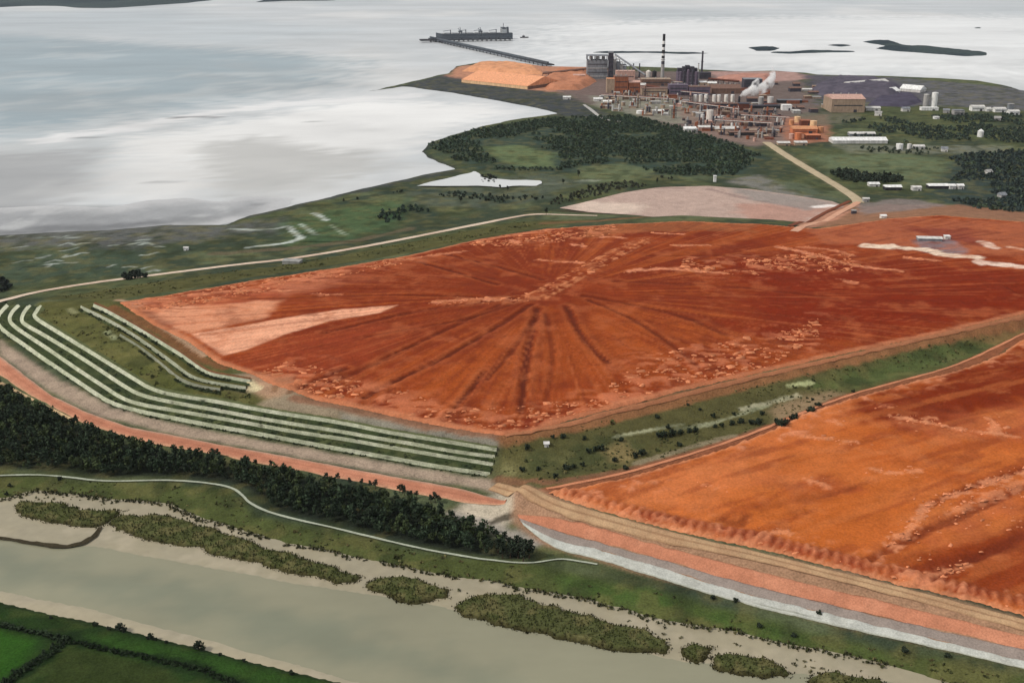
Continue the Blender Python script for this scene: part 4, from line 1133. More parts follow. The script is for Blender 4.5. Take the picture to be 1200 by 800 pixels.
# ---- dried clods of mud lying on the fields
def clods(name, spots, sizes, col, seed, z0=None):
    r = np.random.default_rng(seed); n = len(spots)
    base = np.array([(-1, -1, -.4), (1, -1, -.4), (1, 1, -.4), (-1, 1, -.4), (-.7, -.7, 1), (.7, -.7, 1), (.7, .7, 1), (-.7, .7, 1)])
    fq = np.array([(4, 5, 6, 7), (0, 1, 5, 4), (1, 2, 6, 5), (2, 3, 7, 6), (3, 0, 4, 7)])
    V = base[None] + r.uniform(-.3, .3, (n, 8, 3))
    L = sizes * r.uniform(.7, 1.6, n); B = sizes * r.uniform(.35, .7, n); Hh = np.clip(sizes * .3, .25, .9) * r.uniform(.6, 1.3, n)
    V = V * np.stack([L, B, Hh], 1)[:, None, :]
    a = r.normal(.15, .35, n); ca, sa = np.cos(a)[:, None], np.sin(a)[:, None]
    X = V[:, :, 0] * ca - V[:, :, 1] * sa + spots[:, 0][:, None]; Y = V[:, :, 0] * sa + V[:, :, 1] * ca + spots[:, 1][:, None]
    Z = V[:, :, 2] + (TH(spots[:, 0], spots[:, 1]) + .5)[:, None]
    VV = np.stack([X, Y, Z], 2).reshape(-1, 3)
    F = (fq[None] + (np.arange(n) * 8)[:, None, None]).reshape(-1, 4)
    cc = np.repeat(np.asarray(col)[None] * r.uniform(.7, 1.15, (n, 1)), 8, 0)
    return link_mesh(name, VV, F, m_mud, cc, kind='stuff')
rc = np.random.default_rng(77)
sp_a = []
for poly, dens in CRUSTS:
    q_ = scatter_ok(np.array(PTL(poly)), 15.0, rc)
    keep = fbm(q_[:, 0], q_[:, 1], 16, 3, 78) > (.62 - .25 * dens / .5 + .03)
    sp_a.append(q_[keep])
caus = resample(np.array(PTL([(510, 356), (560, 352), (600, 352), (628, 349), (660, 332), (700, 309), (735, 291), (756, 281)])), 2.2)
sp_a.append(caus + rc.normal(0, 4.5, caus.shape)); sp_a.append(caus + rc.normal(0, 3.0, caus.shape))
for ln, w, st in LIGHT_A:
    L_ = resample(np.array(PTL(ln)), 4.0); sp_a.append(L_ + rc.normal(0, w * .45, L_.shape))
sp_a = np.concatenate(sp_a); sp_a = sp_a[sdist(sp_a[:, 0], sp_a[:, 1], mud_a, 30) > 4]
clods('mud_clods', sp_a, rc.lognormal(.1, .5, len(sp_a)) * .8, S(214, 136, 96), 79)
sp_b = []
for ln, w, st in LIGHT_B:
    L_ = resample(np.array(PTL(ln)), 1.3); sp_b.append(L_ + rc.normal(0, w * .6, L_.shape))
rim_ = resample(rimline, 2.4); sp_b.append(rim_ + rc.normal(0, 2.5, rim_.shape) + np.array([2, 4]))
q_ = scatter_ok(np.array(PTL([(1020, 640), (1090, 590), (1200, 545), (1260, 560), (1200, 620), (1100, 690), (1040, 680)])), 60, rc); sp_b.append(q_[fbm(q_[:, 0], q_[:, 1], 18, 3, 81) > .58])
sp_b = np.concatenate(sp_b); sp_b = sp_b[sdist(sp_b[:, 0], sp_b[:, 1], mud_b, 30) > 2]
clods('mud_clods', sp_b, rc.lognormal(-.6, .5, len(sp_b)), S(216, 138, 98), 82)

# ================================================================ VEGETATION
def crown_proto(n, rx, rz, zc, leaf, seed, cone=False, lumps=7):
    r = np.random.default_rng(seed)
    lc = r.normal(size=(lumps, 3)); lc /= np.linalg.norm(lc, axis=1)[:, None]; lc *= r.uniform(.35, .75, (lumps, 1))
    k = r.integers(0, lumps, n)
    d = r.normal(size=(n, 3)); d /= np.linalg.norm(d, axis=1)[:, None]
    p = lc[k] + d * r.uniform(.25, .5, (n, 1))
    if cone:
        t = r.uniform(0, 1, n); a = r.uniform(0, 2 * math.pi, n); rr = (1 - t) ** .8 * np.sqrt(r.uniform(.2, 1, n))
        p = np.stack([np.cos(a) * rr, np.sin(a) * rr, t * 2 - 1], 1)
    p = p * np.array([rx, rx, rz]); p[:, 2] += zc
    u = r.normal(size=(n, 3)); u /= np.linalg.norm(u, axis=1)[:, None]
    v = np.cross(u, r.normal(size=(n, 3))); v /= np.linalg.norm(v, axis=1)[:, None]
    s = leaf * r.uniform(.6, 1.3, (n, 1))
    V = np.stack([p - u * s - v * s * .7, p + u * s - v * s * .6, p + u * s * .9 + v * s * .7, p - u * s * .8 + v * s * .6], 1).reshape(-1, 3)
    tone = r.uniform(.65, 1.35, n)
    return V, np.repeat(tone, 4)

def trunk_proto(h, r0, seed, zbase=-0.5):
    r = random.Random(seed); V = []; F = []; n = 6
    rings = [(zbase, r0 * 1.3, 0, 0), (h * .35, r0 * .85, r.uniform(-.1, .1) * h * .3, r.uniform(-.1, .1) * h * .3), (h, r0 * .35, r.uniform(-.15, .15) * h * .3, r.uniform(-.15, .15) * h * .3)]
    for z, rr, ox, oy in rings:
        for i in range(n): V.append((ox + rr * math.cos(i * 2 * math.pi / n), oy + rr * math.sin(i * 2 * math.pi / n), z))
    for k in range(2):
        for i in range(n): F.append((k * n + i, k * n + (i + 1) % n, (k + 1) * n + (i + 1) % n, (k + 1) * n + i))
    for a in range(3):     # limbs
        an = a * 2.1 + r.random(); b = len(V); zb = h * (.4 + .12 * a)
        ex, ey, ez = math.cos(an) * h * .28, math.sin(an) * h * .28, zb + h * .25
        w = r0 * .4
        V += [(w, 0, zb), (-w, w, zb), (-w, -w, zb), (ex, ey, ez)]
        F += [(b, b + 1, b + 3), (b + 1, b + 2, b + 3), (b + 2, b, b + 3)]
    return np.array(V), F

def wood(name, pos, zs, scales, protos, col, jit=.25, seed=0, tone2=None):
    r = np.random.default_rng(seed); VV = []; CC = []
    pk = r.integers(0, len(protos), len(pos))
    for k, (pv, tone) in enumerate(protos):
        idx = np.where(pk == k)[0]
        if not len(idx): continue
        a = r.uniform(0, 2 * math.pi, len(idx)); s = scales[idx]
        ca, sa = np.cos(a) * s, np.sin(a) * s
        X = pv[None, :, 0] * ca[:, None] - pv[None, :, 1] * sa[:, None] + pos[idx, 0][:, None]
        Y = pv[None, :, 0] * sa[:, None] + pv[None, :, 1] * ca[:, None] + pos[idx, 1][:, None]
        Z = pv[None, :, 2] * (s * r.uniform(.85, 1.2, len(idx)))[:, None] + zs[idx][:, None]
        VV.append(np.stack([X, Y, Z], 2).reshape(-1, 3))
        tt = r.uniform(1 - jit, 1 + jit, len(idx))[:, None] * tone[None, :]
        c = np.asarray(col)[None, None, :] * tt[:, :, None]
        if tone2 is not None:
            m = (r.random(len(idx)) < .25)[:, None, None]
            c = np.where(m, np.asarray(tone2)[None, None, :] * tt[:, :, None], c)
        CC.append(c.reshape(-1, 3))
    V = np.concatenate(VV); Cc = np.concatenate(CC)
    o = link_mesh(name, V, np.arange(len(V)).reshape(-1, 4), m_leaf, Cc, kind='stuff')
    return o

def scatter(poly, area, seed, margin=0.0, holes=()):
    r = np.random.default_rng(seed); poly = np.asarray(poly)
    lo, hi = poly.min(0), poly.max(0); s = math.sqrt(area)
    X, Y = np.meshgrid(np.arange(lo[0], hi[0], s), np.arange(lo[1], hi[1], s))
    x = X.ravel() + r.uniform(-.45, .45, X.size) * s; y = Y.ravel() + r.uniform(-.45, .45, X.size) * s
    m = inside(x, y, poly)
    if margin: m &= sdist(x, y, poly, 30) > margin
    for h in holes: m &= ~inside(x, y, np.asarray(h))
    return np.stack([x[m], y[m]], 1)

# plantation beside the river: a closed mass of dark crowns
fp = np.array([PT(*p)[:2] for p in FOREST])
PINES = [crown_proto(95, 2.6, 3.4, 5.4, .6, 600 + k, lumps=7) for k in range(5)]
pos = scatter(fp, 17.0, 611, 1.5)
pos = pos[(pos[:, 0] > -480)]
wood('plantation', pos, TH(pos[:, 0], pos[:, 1]), np.random.default_rng(2).uniform(.5, 1.25, len(pos)), PINES, S(44, 58, 40), .3, 612, S(62, 74, 44))

SMALL = [crown_proto(30, 4.8, 3.6, 3.6, 1.6, 620 + k, lumps=6) for k in range(4)]
def far_wood(pts, area, col, seed, holes=(), sc=(.7, 1.2), tone2=None, name='woodland', thin=0.0):
    poly = np.array(PTL(pts)); pos = scatter(poly, area, seed, 0, [np.array(PTL(h)) for h in holes])
    if thin:
        pos = pos[fbm(pos[:, 0], pos[:, 1], 55, 3, seed) > thin]
    r = np.random.default_rng(seed)
    return wood(name, pos, TH(pos[:, 0], pos[:, 1]) - .3, r.uniform(sc[0], sc[1], len(pos)), SMALL, col, .25, seed, tone2)
far_wood([(500, 171), (560, 152), (640, 139), (740, 136), (800, 150), (860, 169), (893, 184), (860, 206), (780, 206), (730, 190), (680, 194), (655, 200), (600, 200), (548, 196)], 48, S(56, 72, 58), 701,
         [[(560, 170), (610, 168), (655, 178), (655, 198), (600, 198), (575, 186)]], tone2=S(70, 86, 62), thin=.36, sc=(.35, .75))
far_wood([(962, 152), (1000, 140), (1070, 138), (1140, 134), (1240, 136), (1290, 160), (1200, 168), (1110, 164), (1060, 168), (980, 158)], 60, S(56, 70, 62), 702, tone2=S(72, 88, 72), thin=.42, sc=(.35, .8))
far_wood([(1110, 184), (1170, 178), (1300, 170), (1360, 235), (1250, 252), (1150, 246), (1110, 234), (1060, 228), (1060, 222), (1110, 214), (1130, 200)], 58, S(50, 64, 62), 703, [[(1015, 213), (1160, 212), (1160, 226), (1015, 228)]], tone2=S(70, 84, 66), thin=.40, sc=(.35, .8))
far_wood([(970, 203), (990, 200), (1010, 205), (1060, 210), (1050, 215), (1010, 215), (985, 211)], 50, S(48, 60, 48), 704)
far_wood([(440, 250), (480, 240), (508, 250), (496, 256), (450, 262)], 60, S(46, 62, 52), 705, sc=(.4, .7), thin=.4, name='scrub')
far_wood([(400, 236), (470, 224), (540, 226), (640, 232), (600, 240), (540, 232), (470, 230)], 60, S(50, 62, 52), 706, sc=(.35, .6), thin=.45, name='scrub')
far_wood([(700, 218), (760, 205), (860, 207), (850, 214), (770, 217), (700, 230), (640, 243), (650, 234)], 60, S(62, 66, 54), 707, sc=(.35, .6), thin=.5, name='scrub')
far_wood([(562, 208), (572, 205), (584, 210), (580, 215), (566, 215)], 40, S(40, 50, 46), 711, sc=(.35, .6), name='scrub')
far_wood([(140, 322), (165, 318), (175, 325), (145, 329)], 22, S(40, 50, 42), 708, sc=(.4, .6), name='scrub')
far_wood([(-20, 325), (10, 328), (14, 340), (-20, 346)], 22, S(40, 48, 44), 709, sc=(.5, .7), name='scrub')
far_wood([(1000, 168), (1060, 172), (1100, 174), (1090, 182), (1010, 178)], 90, S(58, 70, 56), 710, sc=(.4, .7), thin=.5, name='scrub')

# planting on the terrace benches
bp = []; bz = []
r = np.random.default_rng(31)
for a, b, zb in bench_lines:
    n = 600
    k = r.integers(0, N_T, n); t = r.uniform(.1, .95, n)
    p = a[k] * (1 - t[:, None]) + b[k] * t[:, None]
    keep = fbm(p[:, 0], p[:, 1], 9, 2, 33) > .42
    bp.append(p[keep]); bz.append(np.full(keep.sum(), zb - .3))
bp = np.concatenate(bp); bz = np.concatenate(bz)
LOW = [crown_proto(16, .9, .55, .45, .42, 640 + k, lumps=4) for k in range(3)]
wood('bench_shrubs', bp, bz, r.uniform(.5, 1.1, len(bp)), LOW, S(56, 66, 42), .3, 641)

# reed beds standing in the tidal mud
REEDS = [([(15, 592), (28, 586), (60, 589), (90, 594), (120, 598), (152, 596), (140, 606), (128, 614), (108, 618), (70, 614), (40, 608), (18, 600)], 'long brown reed bed at the left, nearest the footpath bend'),
         ([(130, 608), (140, 602), (200, 604), (250, 618), (330, 646), (400, 666), (426, 674), (420, 682), (396, 683), (330, 669), (240, 646), (160, 629), (132, 622)], 'longest brown reed bed in the tidal mud of the river'),
         ([(427, 685), (440, 677), (480, 677), (528, 690), (527, 700), (490, 707), (450, 699), (430, 693)], 'short oval reed bed between the two long ones'),
         ([(537, 710), (550, 698), (610, 696), (660, 711), (720, 729), (788, 747), (780, 764), (740, 763), (680, 751), (600, 734), (545, 719)], 'wide brown reed bed below the start of the pale channel'),
         ([(797, 758), (810, 751), (842, 757), (834, 766), (815, 775), (800, 769)], 'smallest reed bed, a roundish clump'),
         ([(828, 771), (850, 766), (900, 772), (937, 786), (930, 793), (880, 789), (835, 781)], 'slim reed bed right of the roundish clump'),
         ([(942, 794), (965, 788), (1010, 794), (1060, 806), (1050, 818), (990, 812), (945, 802)], 'reed bed cut by the bottom edge of the picture')]
rb = np.random.default_rng(44)
for k, (pts, lab) in enumerate(REEDS):
    poly = roughen(WL([(px, py) for px, py in pts], .8), 4.6, 2.0, 650 + k)
    xy, q = grid_sheet(poly, 1.6); x, y = xy[:, 0], xy[:, 1]
    d = sdist(x, y, poly, 20)
    z = -.2 + 2.2 * smooth(-.2, 1.8, d) + (fbm(x, y, 3.5, 3, 660 + k) - .5) * 1.0 * smooth(.5, 3, d)
    cols = np.tile(S(82, 86, 52), (len(x), 1))
    blend(cols, smooth(.4, .65, fbm(x, y, 8, 3, 670 + k)) * .7, S(72, 78, 44)); blend(cols, smooth(.5, .66, fbm(x, y, 5, 3, 675 + k)) * .5, S(118, 110, 74)); blend(cols, 1 - smooth(.3, 2.2, d), S(56, 52, 32))  # outline darkened in the colour, for the shaded edge of the bed
    n = int(len(x) * 1.6); pi = rb.integers(0, len(x), n)
    bx = x[pi] + rb.uniform(-.8, .8, n); by = y[pi] + rb.uniform(-.8, .8, n); bzz = z[pi]
    a = rb.uniform(0, math.pi, n); w = rb.uniform(.25, .5, n); h = rb.uniform(.5, 1.3, n); lx = rb.uniform(-.3, .3, n)
    BV = np.stack([np.stack([bx - np.cos(a) * w, by - np.sin(a) * w, bzz - .2], 1), np.stack([bx + np.cos(a) * w, by + np.sin(a) * w, bzz - .2], 1),
                   np.stack([bx + np.cos(a) * w * .6 + lx, by + np.sin(a) * w * .6, bzz + h], 1), np.stack([bx - np.cos(a) * w * .6 + lx, by - np.sin(a) * w * .6, bzz + h], 1)], 1).reshape(-1, 3)
    BC = np.repeat(cols[pi] * rb.uniform(.78, 1.2, (n, 1)), 4, 0)
    V = np.concatenate([np.column_stack([x, y, z]), BV]); Q = np.concatenate([q, len(x) + np.arange(len(BV)).reshape(-1, 4)])
    tag(link_mesh('reed_bed', V, Q, m_land, np.concatenate([cols, BC])), lab, 'reed bed', 'reed beds along the river')
# weed line at the left of the river
o = strip('weed_line', np.array(WL([(-60, 622), (0, 630), (25, 634), (50, 638), (80, 640), (98, 636), (110, 629), (118, 618)], .5)), [2.5, 3, 3.5, 4, 3], .0, S(62, 56, 42), m_land, 2, 4, kind='stuff', jitter=1.2, seed=9,
      zfn=lambda x, y: .35 + .9 * fbm(x, y, 3, 2, 9))

# ragged fringe of sedge along the river edge of the bank
rf = np.random.default_rng(48)
ed = resample(bnk, 1.3); ed = ed[(ed[:, 0] > -420) & (ed[:, 0] < 420)]
ed = np.concatenate([ed + rf.normal(0, 1.1, ed.shape) + np.array([0, 1.2]) for _ in range(2)])
ed = ed[fbm(ed[:, 0], ed[:, 1], 14, 3, 49) > .36]
wood('sedge_fringe', ed, np.full(len(ed), .2), rf.uniform(.5, 1.3, len(ed)), [crown_proto(12, 1.0, .8, .7, .42, 655 + k, lumps=3) for k in range(3)], S(58, 60, 34), .35, 656, S(84, 80, 50))
tu = np.concatenate([scatter_ok(np.array(WL(q_, .3)), 30, rf) for q_ in ([(30, 582), (200, 590), (330, 646), (520, 688), (800, 738), (1050, 795), (1000, 800), (780, 752), (520, 700), (330, 655), (180, 604), (30, 590)],)])
tu = tu[fbm(tu[:, 0], tu[:, 1], 16, 3, 50) > .52]
wood('sedge_tufts', tu, np.full(len(tu), .1), rf.uniform(.5, 1.4, len(tu)), [crown_proto(12, 1.2, .5, .4, .42, 658 + k, lumps=3) for k in range(3)], S(92, 88, 58), .35, 659, S(66, 68, 40))

# rough grass and low scrub on the slopes and banks
gt = []
for q_, ar in (([(590, 522), (700, 494), (800, 470), (900, 446), (1000, 424), (1180, 385), (1140, 415), (980, 464), (900, 498), (740, 550), (640, 566), (590, 556)], 14),
               ([(42, 366), (110, 362), (180, 412), (230, 450), (290, 460), (300, 474), (210, 460), (178, 452), (110, 410)], 16),
               ([(-100, 562), (80, 564), (200, 568), (280, 584), (300, 606), (400, 626), (520, 652), (640, 664), (760, 692), (950, 742), (1200, 795), (1150, 800), (950, 758), (800, 734), (640, 694), (430, 658), (235, 608), (150, 588), (0, 584), (-100, 575)], 15),
               ([(60, 350), (200, 327), (330, 311), (480, 284), (600, 260), (640, 264), (480, 296), (300, 323), (140, 350)], 22)):
    k_ = scatter_ok(np.array(PTL(q_)), ar, rf); gt.append(k_[fbm(k_[:, 0], k_[:, 1], 20, 4, 53) > .46])
gt = np.concatenate(gt)
wood('rough_grass', gt, TH(gt[:, 0], gt[:, 1]) - .1, rf.lognormal(-.25, .4, len(gt)), [crown_proto(9, .9, .35, .3, .38, 680 + k, lumps=3) for k in range(4)], S(72, 76, 42), .4, 681, S(104, 98, 62))

# hedges of the near pasture
def hedge(pts, label, wd, hh, seed, z0=1.8, proj=None):
    L = resample(np.array(WL(pts, z0) if proj is None else proj(pts)), 1.1)
    rr = np.random.default_rng(seed)
    P = np.repeat(L, 3, 0) + rr.uniform(-wd / 2, wd / 2, (len(L) * 3, 2))
    zb = np.full(len(P), z0 - .2) if proj is None else TH(P[:, 0], P[:, 1])
    o = wood('hedge', P, zb, rr.uniform(.5, 1.2, len(P)) * hh, [crown_proto(12, .8, .7, .7, .42, seed + 1, lumps=3)], S(34, 48, 28), .35, seed)
    del o['kind']
    tag(o, label, 'hedge', 'field hedges')
hedge([(-60, 722), (0, 732), (40, 741), (80, 750)], 'dark hedge of the pasture running in from the left edge to the hedge crossing', 3.0, 1.2, 801)
hedge([(84, 752), (150, 766), (240, 786), (300, 812)], 'dark hedge of the pasture running right from the hedge crossing', 2.6, 1.2, 802)
hedge([(80, 748), (55, 768), (20, 790), (0, 808)], 'broad dark hedge running down to the bottom left corner', 4.5, 1.3, 803)

# single shrubs and trees
def shrub_root(name, label, cat, group, loc, scale, seed, tree=False):
    t = thing(name, label, cat, loc, random.random() * 6, group)
    if tree:
        v, tone = crown_proto(170, 2.3, 3.3, 5.6, .5, seed, lumps=9)
        tv, tf = trunk_proto(6.0, .28, seed)
    else:
        v, tone = crown_proto(90, 1.0, .8, .85, .28, seed, lumps=7)
        tv, tf = trunk_proto(1.0, .1, seed, -.3)
    base = S(44, 54, 40)
    link_mesh('crown', v, np.arange(len(v)).reshape(-1, 4), m_leaf, base[None] * tone[:, None], t)
    link_mesh('trunk' if tree else 'stem', tv, tf, solid('bark', S(70, 56, 44)), None, t)
    t.scale = (scale, scale, scale)
    return t
SHR = shrub_root('shrub', 'x', 'shrub', 'x', (0, 0, -50), 1, 820); TRE = shrub_root('tree', 'x', 'tree', 'x', (0, 0, -50), 1, 821, True)
first = {'s': True, 't': True}
def put(kind, px, py, scale, label, group, z=None):
    if z is None: X, Y, Z = PT(px, py)
    else: (X, Y), Z = W(px, py, z), z
    src = SHR if kind == 's' else TRE
    if first[kind]:
        o = src; first[kind] = False
        o.location = (X, Y, Z); o.rotation_euler = (0, 0, random.random() * 6)
    else:
        o = copy_thing(src, (X, Y, Z), random.random() * 6)
    s = scale * random.uniform(.85, 1.15)
    o.scale = (s * random.uniform(.9, 1.2), s, s * random.uniform(.85, 1.1))
    o['label'] = label; o['group'] = group
for px, py, s in [(612, 552, 2.4), (618, 526, 2.2), (631, 551, 1.8), (651, 560, 2.0), (664, 550, 2.6), (672, 548, 2.0), (683, 546, 1.6), (690, 530, 2.2), (698, 528, 2.2), (705, 527, 2.4), (720, 541, 1.9), (733, 550, 1.7),
                  (728, 517, 2.0), (745, 536, 2.4), (752, 533, 2.6), (772, 512, 2.2), (778, 512, 2.4), (788, 511, 2.6), (797, 509, 2.4), (808, 507, 2.4), (815, 506, 2.0), (783, 502, 1.7), (796, 523, 1.6), (836, 489, 1.9), (838, 501, 1.9), (846, 500, 1.8),
                  (858, 498, 2.2), (868, 496, 2.2), (880, 497, 2.4), (888, 497, 2.6), (893, 486, 2.0), (860, 486, 1.6), (685, 515, 1.9), (660, 513, 1.8), (648, 513, 1.6), (960, 476, 1.6), (952, 469, 1.5), (820, 481, 1.4), (806, 475, 1.4), (770, 490, 1.5), (1000, 460, 1.5)]:
    zone_ = 'near the pale hut' if px < 680 else 'left of the pale strip' if px < 762 else 'below the pale strip' if py > 492 else 'beside the green slope'
    put('s', px, py, s, ('big' if s >= 2.2 else 'mid sized' if s > 1.7 else 'small') + ' dark shrub between the red mud fields, ' + zone_, 'shrubs between the mud fields')
for px, py, s in [(911, 497, 2.6), (916, 500, 2.8), (920, 497, 2.4), (928, 491, 2.6), (932, 490, 2.2), (950, 483, 2.4), (958, 476, 2.2)]:
    put('s', px, py, s, 'dark shrub in the row on the rim of the nearer red mud field', 'shrubs on the nearer mud rim')
for px, py, s in [(112, 724, 1.3), (128, 729, 1.2), (140, 729, 2.2), (146, 731, 1.4), (176, 740, 2.0), (182, 741, 1.3), (232, 751, 2.3), (238, 752, 1.4), (258, 759, 1.1), (342, 781, 1.2), (420, 799, 1.6), (286, 766, 1.0), (195, 745, 1.0), (60, 716, .9)]:
    put('s', px, py + 9, s, ('big' if s >= 1.9 else 'small') + ' dark bush on the near river bank at the edge of the pasture', 'bushes on the near river bank', z=1.2)
for k, (px, py) in enumerate([(12, 570), (8, 580), (70, 562), (960, 720), (862, 705), (835, 702), (930, 746), (890, 735), (1060, 764), (1110, 770)]):
    put('s', px, py, 1.5, 'dark bush on the grassy bank between the river and the footpath' if px < 100 else 'dark bush on the grassy bank between the river and the pale channel', 'bushes on the far river bank')
for px, py in [(424, 563), (434, 566), (440, 567), (468, 571), (472, 572), (474, 574), (482, 578), (488, 577), (505, 583), (510, 583), (515, 584), (318, 542), (332, 546), (383, 556), (396, 558), (255, 530), (250, 529), (300, 541), (350, 552), (410, 562)]:
    put('t', px, py + 6, .62, 'tree standing out of the upper edge of the plantation beside the red road', 'trees at the upper edge of the plantation')
for px, py in [(590, 634), (597, 638), (604, 641), (610, 642), (615, 646), (620, 650), (607, 650), (598, 650), (589, 650), (613, 654), (584, 644)]:
    put('t', px, py + 4, 1.05, 'tall dark tree in the clump at the right tip of the plantation', 'trees at the tip of the plantation')
for px, py in [(678, 205), (690, 222), (704, 220), (660, 214), (787, 210), (595, 222), (540, 236), (586, 220), (640, 250), (770, 214)]:
    put('t', px, py + 2, .9, 'lone dark tree on the open ground between the headland wood and the settling pond', 'lone trees by the settling pond')

# ================================================================ BUILT THINGS
CL = {k: solid(k, tuple(S(*v))) for k, v in {
    'steel_grey': (128, 132, 138), 'dark_steel': (66, 64, 74), 'pale_clad': (206, 204, 200), 'white_clad': (232, 232, 230), 'rust_clad': (150, 92, 66), 'orange_clad': (204, 144, 104), 'pink_clad': (196, 158, 144),
    'tan_clad': (164, 142, 122), 'purple_clad': (104, 92, 108), 'brown_clad': (120, 92, 80), 'black_steel': (44, 44, 48), 'tank_white': (222, 216, 208), 'ore_orange': (230, 162, 120), 'ore_pale': (226, 188, 146), 'roof_grey': (160, 158, 156),
    'hull_grey': (80, 88, 96), 'concrete': (150, 150, 146), 'deck_dark': (58, 64, 72), 'hatch': (186, 190, 192), 'glass_dark': (50, 58, 66), 'rust_dark': (104, 58, 44), 'orange_hot': (200, 122, 84)}.items()}

class MB:
    def __init__(self): self.v = []; self.f = []
    def box(self, x, y, z, w, d, h, taper=1.0):
        b = len(self.v); a, c = w / 2, d / 2
        self.v += [(x - a, y - c, z), (x + a, y - c, z), (x + a, y + c, z), (x - a, y + c, z)]
        a *= taper; c *= taper
        self.v += [(x - a, y - c, z + h), (x + a, y - c, z + h), (x + a, y + c, z + h), (x - a, y + c, z + h)]
        self.f += [tuple(b + i for i in q) for q in ((3, 2, 1, 0), (4, 5, 6, 7), (0, 1, 5, 4), (1, 2, 6, 5), (2, 3, 7, 6), (3, 0, 4, 7))]
        return self
    def cyl(self, x, y, z, r, h, n=16, r2=None, cone=0.0):
        b = len(self.v); r2 = r if r2 is None else r2
        for zz_, rr_ in ((z, r), (z + h, r2)):
            for i in range(n):
                a = 2 * math.pi * i / n; self.v.append((x + rr_ * math.cos(a), y + rr_ * math.sin(a), zz_))
        for i in range(n): self.f.append((b + i, b + (i + 1) % n, b + n + (i + 1) % n, b + n + i))
        self.f.append(tuple(b + i for i in range(n))[::-1])
        if cone:
            t = len(self.v); self.v.append((x, y, z + h + cone))
            for i in range(n): self.f.append((b + n + i, b + n + (i + 1) % n, t))
        else: self.f.append(tuple(b + n + i for i in range(n)))
        return self
    def gable(self, w, d, z, h, over=.6, y=0):
        """pitched roof, ridge along x"""
        b = len(self.v); a, c = w / 2 + over, d / 2 + over; t = .5
        self.v += [(-a, y - c, z), (a, y - c, z), (a, y + c, z), (-a, y + c, z), (-a, y, z + h), (a, y, z + h)]
        self.f += [tuple(b + i for i in q) for q in ((0, 1, 5, 4), (2, 3, 4, 5), (1, 2, 5), (3, 0, 4), (3, 2, 1, 0))]
        return self
    def bar(self, p, q, r):
        p = Vector(p); q = Vector(q); d = (q - p).normalized()
        u = d.orthogonal().normalized(); w = d.cross(u); b = len(self.v)
        for e in (p, q):
            for i in range(4):
                a = math.pi / 4 + i * math.pi / 2; self.v.append(tuple(e + (u * math.cos(a) + w * math.sin(a)) * r))
        for i in range(4): self.f.append((b + i, b + (i + 1) % 4, b + 4 + (i + 1) % 4, b + 4 + i))
        self.f += [(b + 3, b + 2, b + 1, b), (b + 4, b + 5, b + 6, b + 7)]
        return self
    def build(self, name, mat, parent): return link_mesh(name, self.v, self.f, CL[mat] if isinstance(mat, str) else mat, None, parent)

def spot(px, py):
    X, Y, Z = PT(px, py); return X, Y, Z, depth_at(X, Y, Z) / FPX

def building(name, label, px0, px1, pyb, hpx, dep, wall, roof, style='flat', rot=0.0, cat='building', group=None, rise=None, door=True, windows=0, vents=0):
    X, Y, Z, m = spot((px0 + px1) / 2, pyb)
    w = (px1 - px0) * m; h = max(2.5, hpx * m - dep * .1)
    t = thing(name, label, cat, (X, Y + dep / 2 + 1, Z - .6), rot, group)
    wl = MB().box(0, 0, 0, w, dep, h + .6).build('wall', wall, t)
    if style == 'flat':
        rf_ = MB().box(0, 0, h + .6, w + .8, dep + .8, .7).build('roof', roof, t)
    else:
        rf_ = MB().gable(w, dep, h + .62, rise or dep * .18).build('roof', roof, t)
    if door: MB().box(w * .22, -dep / 2 - .12, .5, min(6, w * .16), .4, min(5.5, h * .5)).build('door', 'dark_steel', wl)
    for k in range(windows):
        MB().box(0, -dep / 2 - .1, h * (k + 1) / (windows + 1) + .4, w * .86, .35, min(1.6, h * .12)).build('window_band', 'glass_dark', wl)
    for k in range(vents):
        MB().cyl(-w * .35 + w * .7 * k / max(1, vents - 1), 0, h + 1.2 + (0 if style == 'flat' else (rise or dep * .18) * .8), 1.3, 2.5, 8, cone=.8).build('roof_vent', 'roof_grey', rf_)
    return t

def tank(name, label, px, pyb, wpx, hpx, mat, roofmat=None, group=None, cone=.12, cat='tank'):
    X, Y, Z, m = spot(px, pyb); r_ = wpx * m / 2; h = hpx * m - r_ * .1
    t = thing(name, label, cat, (X, Y + r_, Z - .5), random.random(), group)
    sh_ = MB().cyl(0, 0, 0, r_, h, 20).build('shell', mat, t)
    MB().cyl(0, 0, h + .02, r_ * 1.02, .5, 20, cone=r_ * cone + .3).build('roof', roofmat or mat, t)
    b = MB()
    for k in range(2): b.bar((r_ * 1.02, -1 + 2 * k * .5, 0), (r_ * 1.02, -1 + 2 * k * .5, h), .18)
    b.build('ladder', 'dark_steel', sh_)
    return t

# --- banded chimney
X, Y, Z, m = spot(776, 93)
t = thing('chimney', 'tall chimney with black and white bands above the refinery', 'chimney', (X, Y, Z - 1))
H_CH = 50.5 * m
bands = [(0, .34, 'roof_grey'), (.34, .41, 'dark_steel'), (.41, .47, 'white_clad'), (.47, .53, 'black_steel'), (.53, .58, 'white_clad'), (.58, .66, 'black_steel'), (.66, .72, 'white_clad'), (.72, .79, 'black_steel'), (.79, .86, 'white_clad'), (.86, 1.0, 'black_steel')]
rad = lambda u: 4.6 - 1.5 * u
for a, b, mt in bands:
    MB().cyl(0, 0, a * H_CH + 1, rad(a), (b - a) * H_CH, 16, rad(b)).build('band', mt, t)
MB().cyl(0, 0, H_CH + 1, 3.5, 1.2, 16).build('rim', 'dark_steel', t)
for u in (.45, .78): MB().cyl(0, 0, u * H_CH, rad(u) + 1.2, .6, 16).build('platform', 'dark_steel', t)
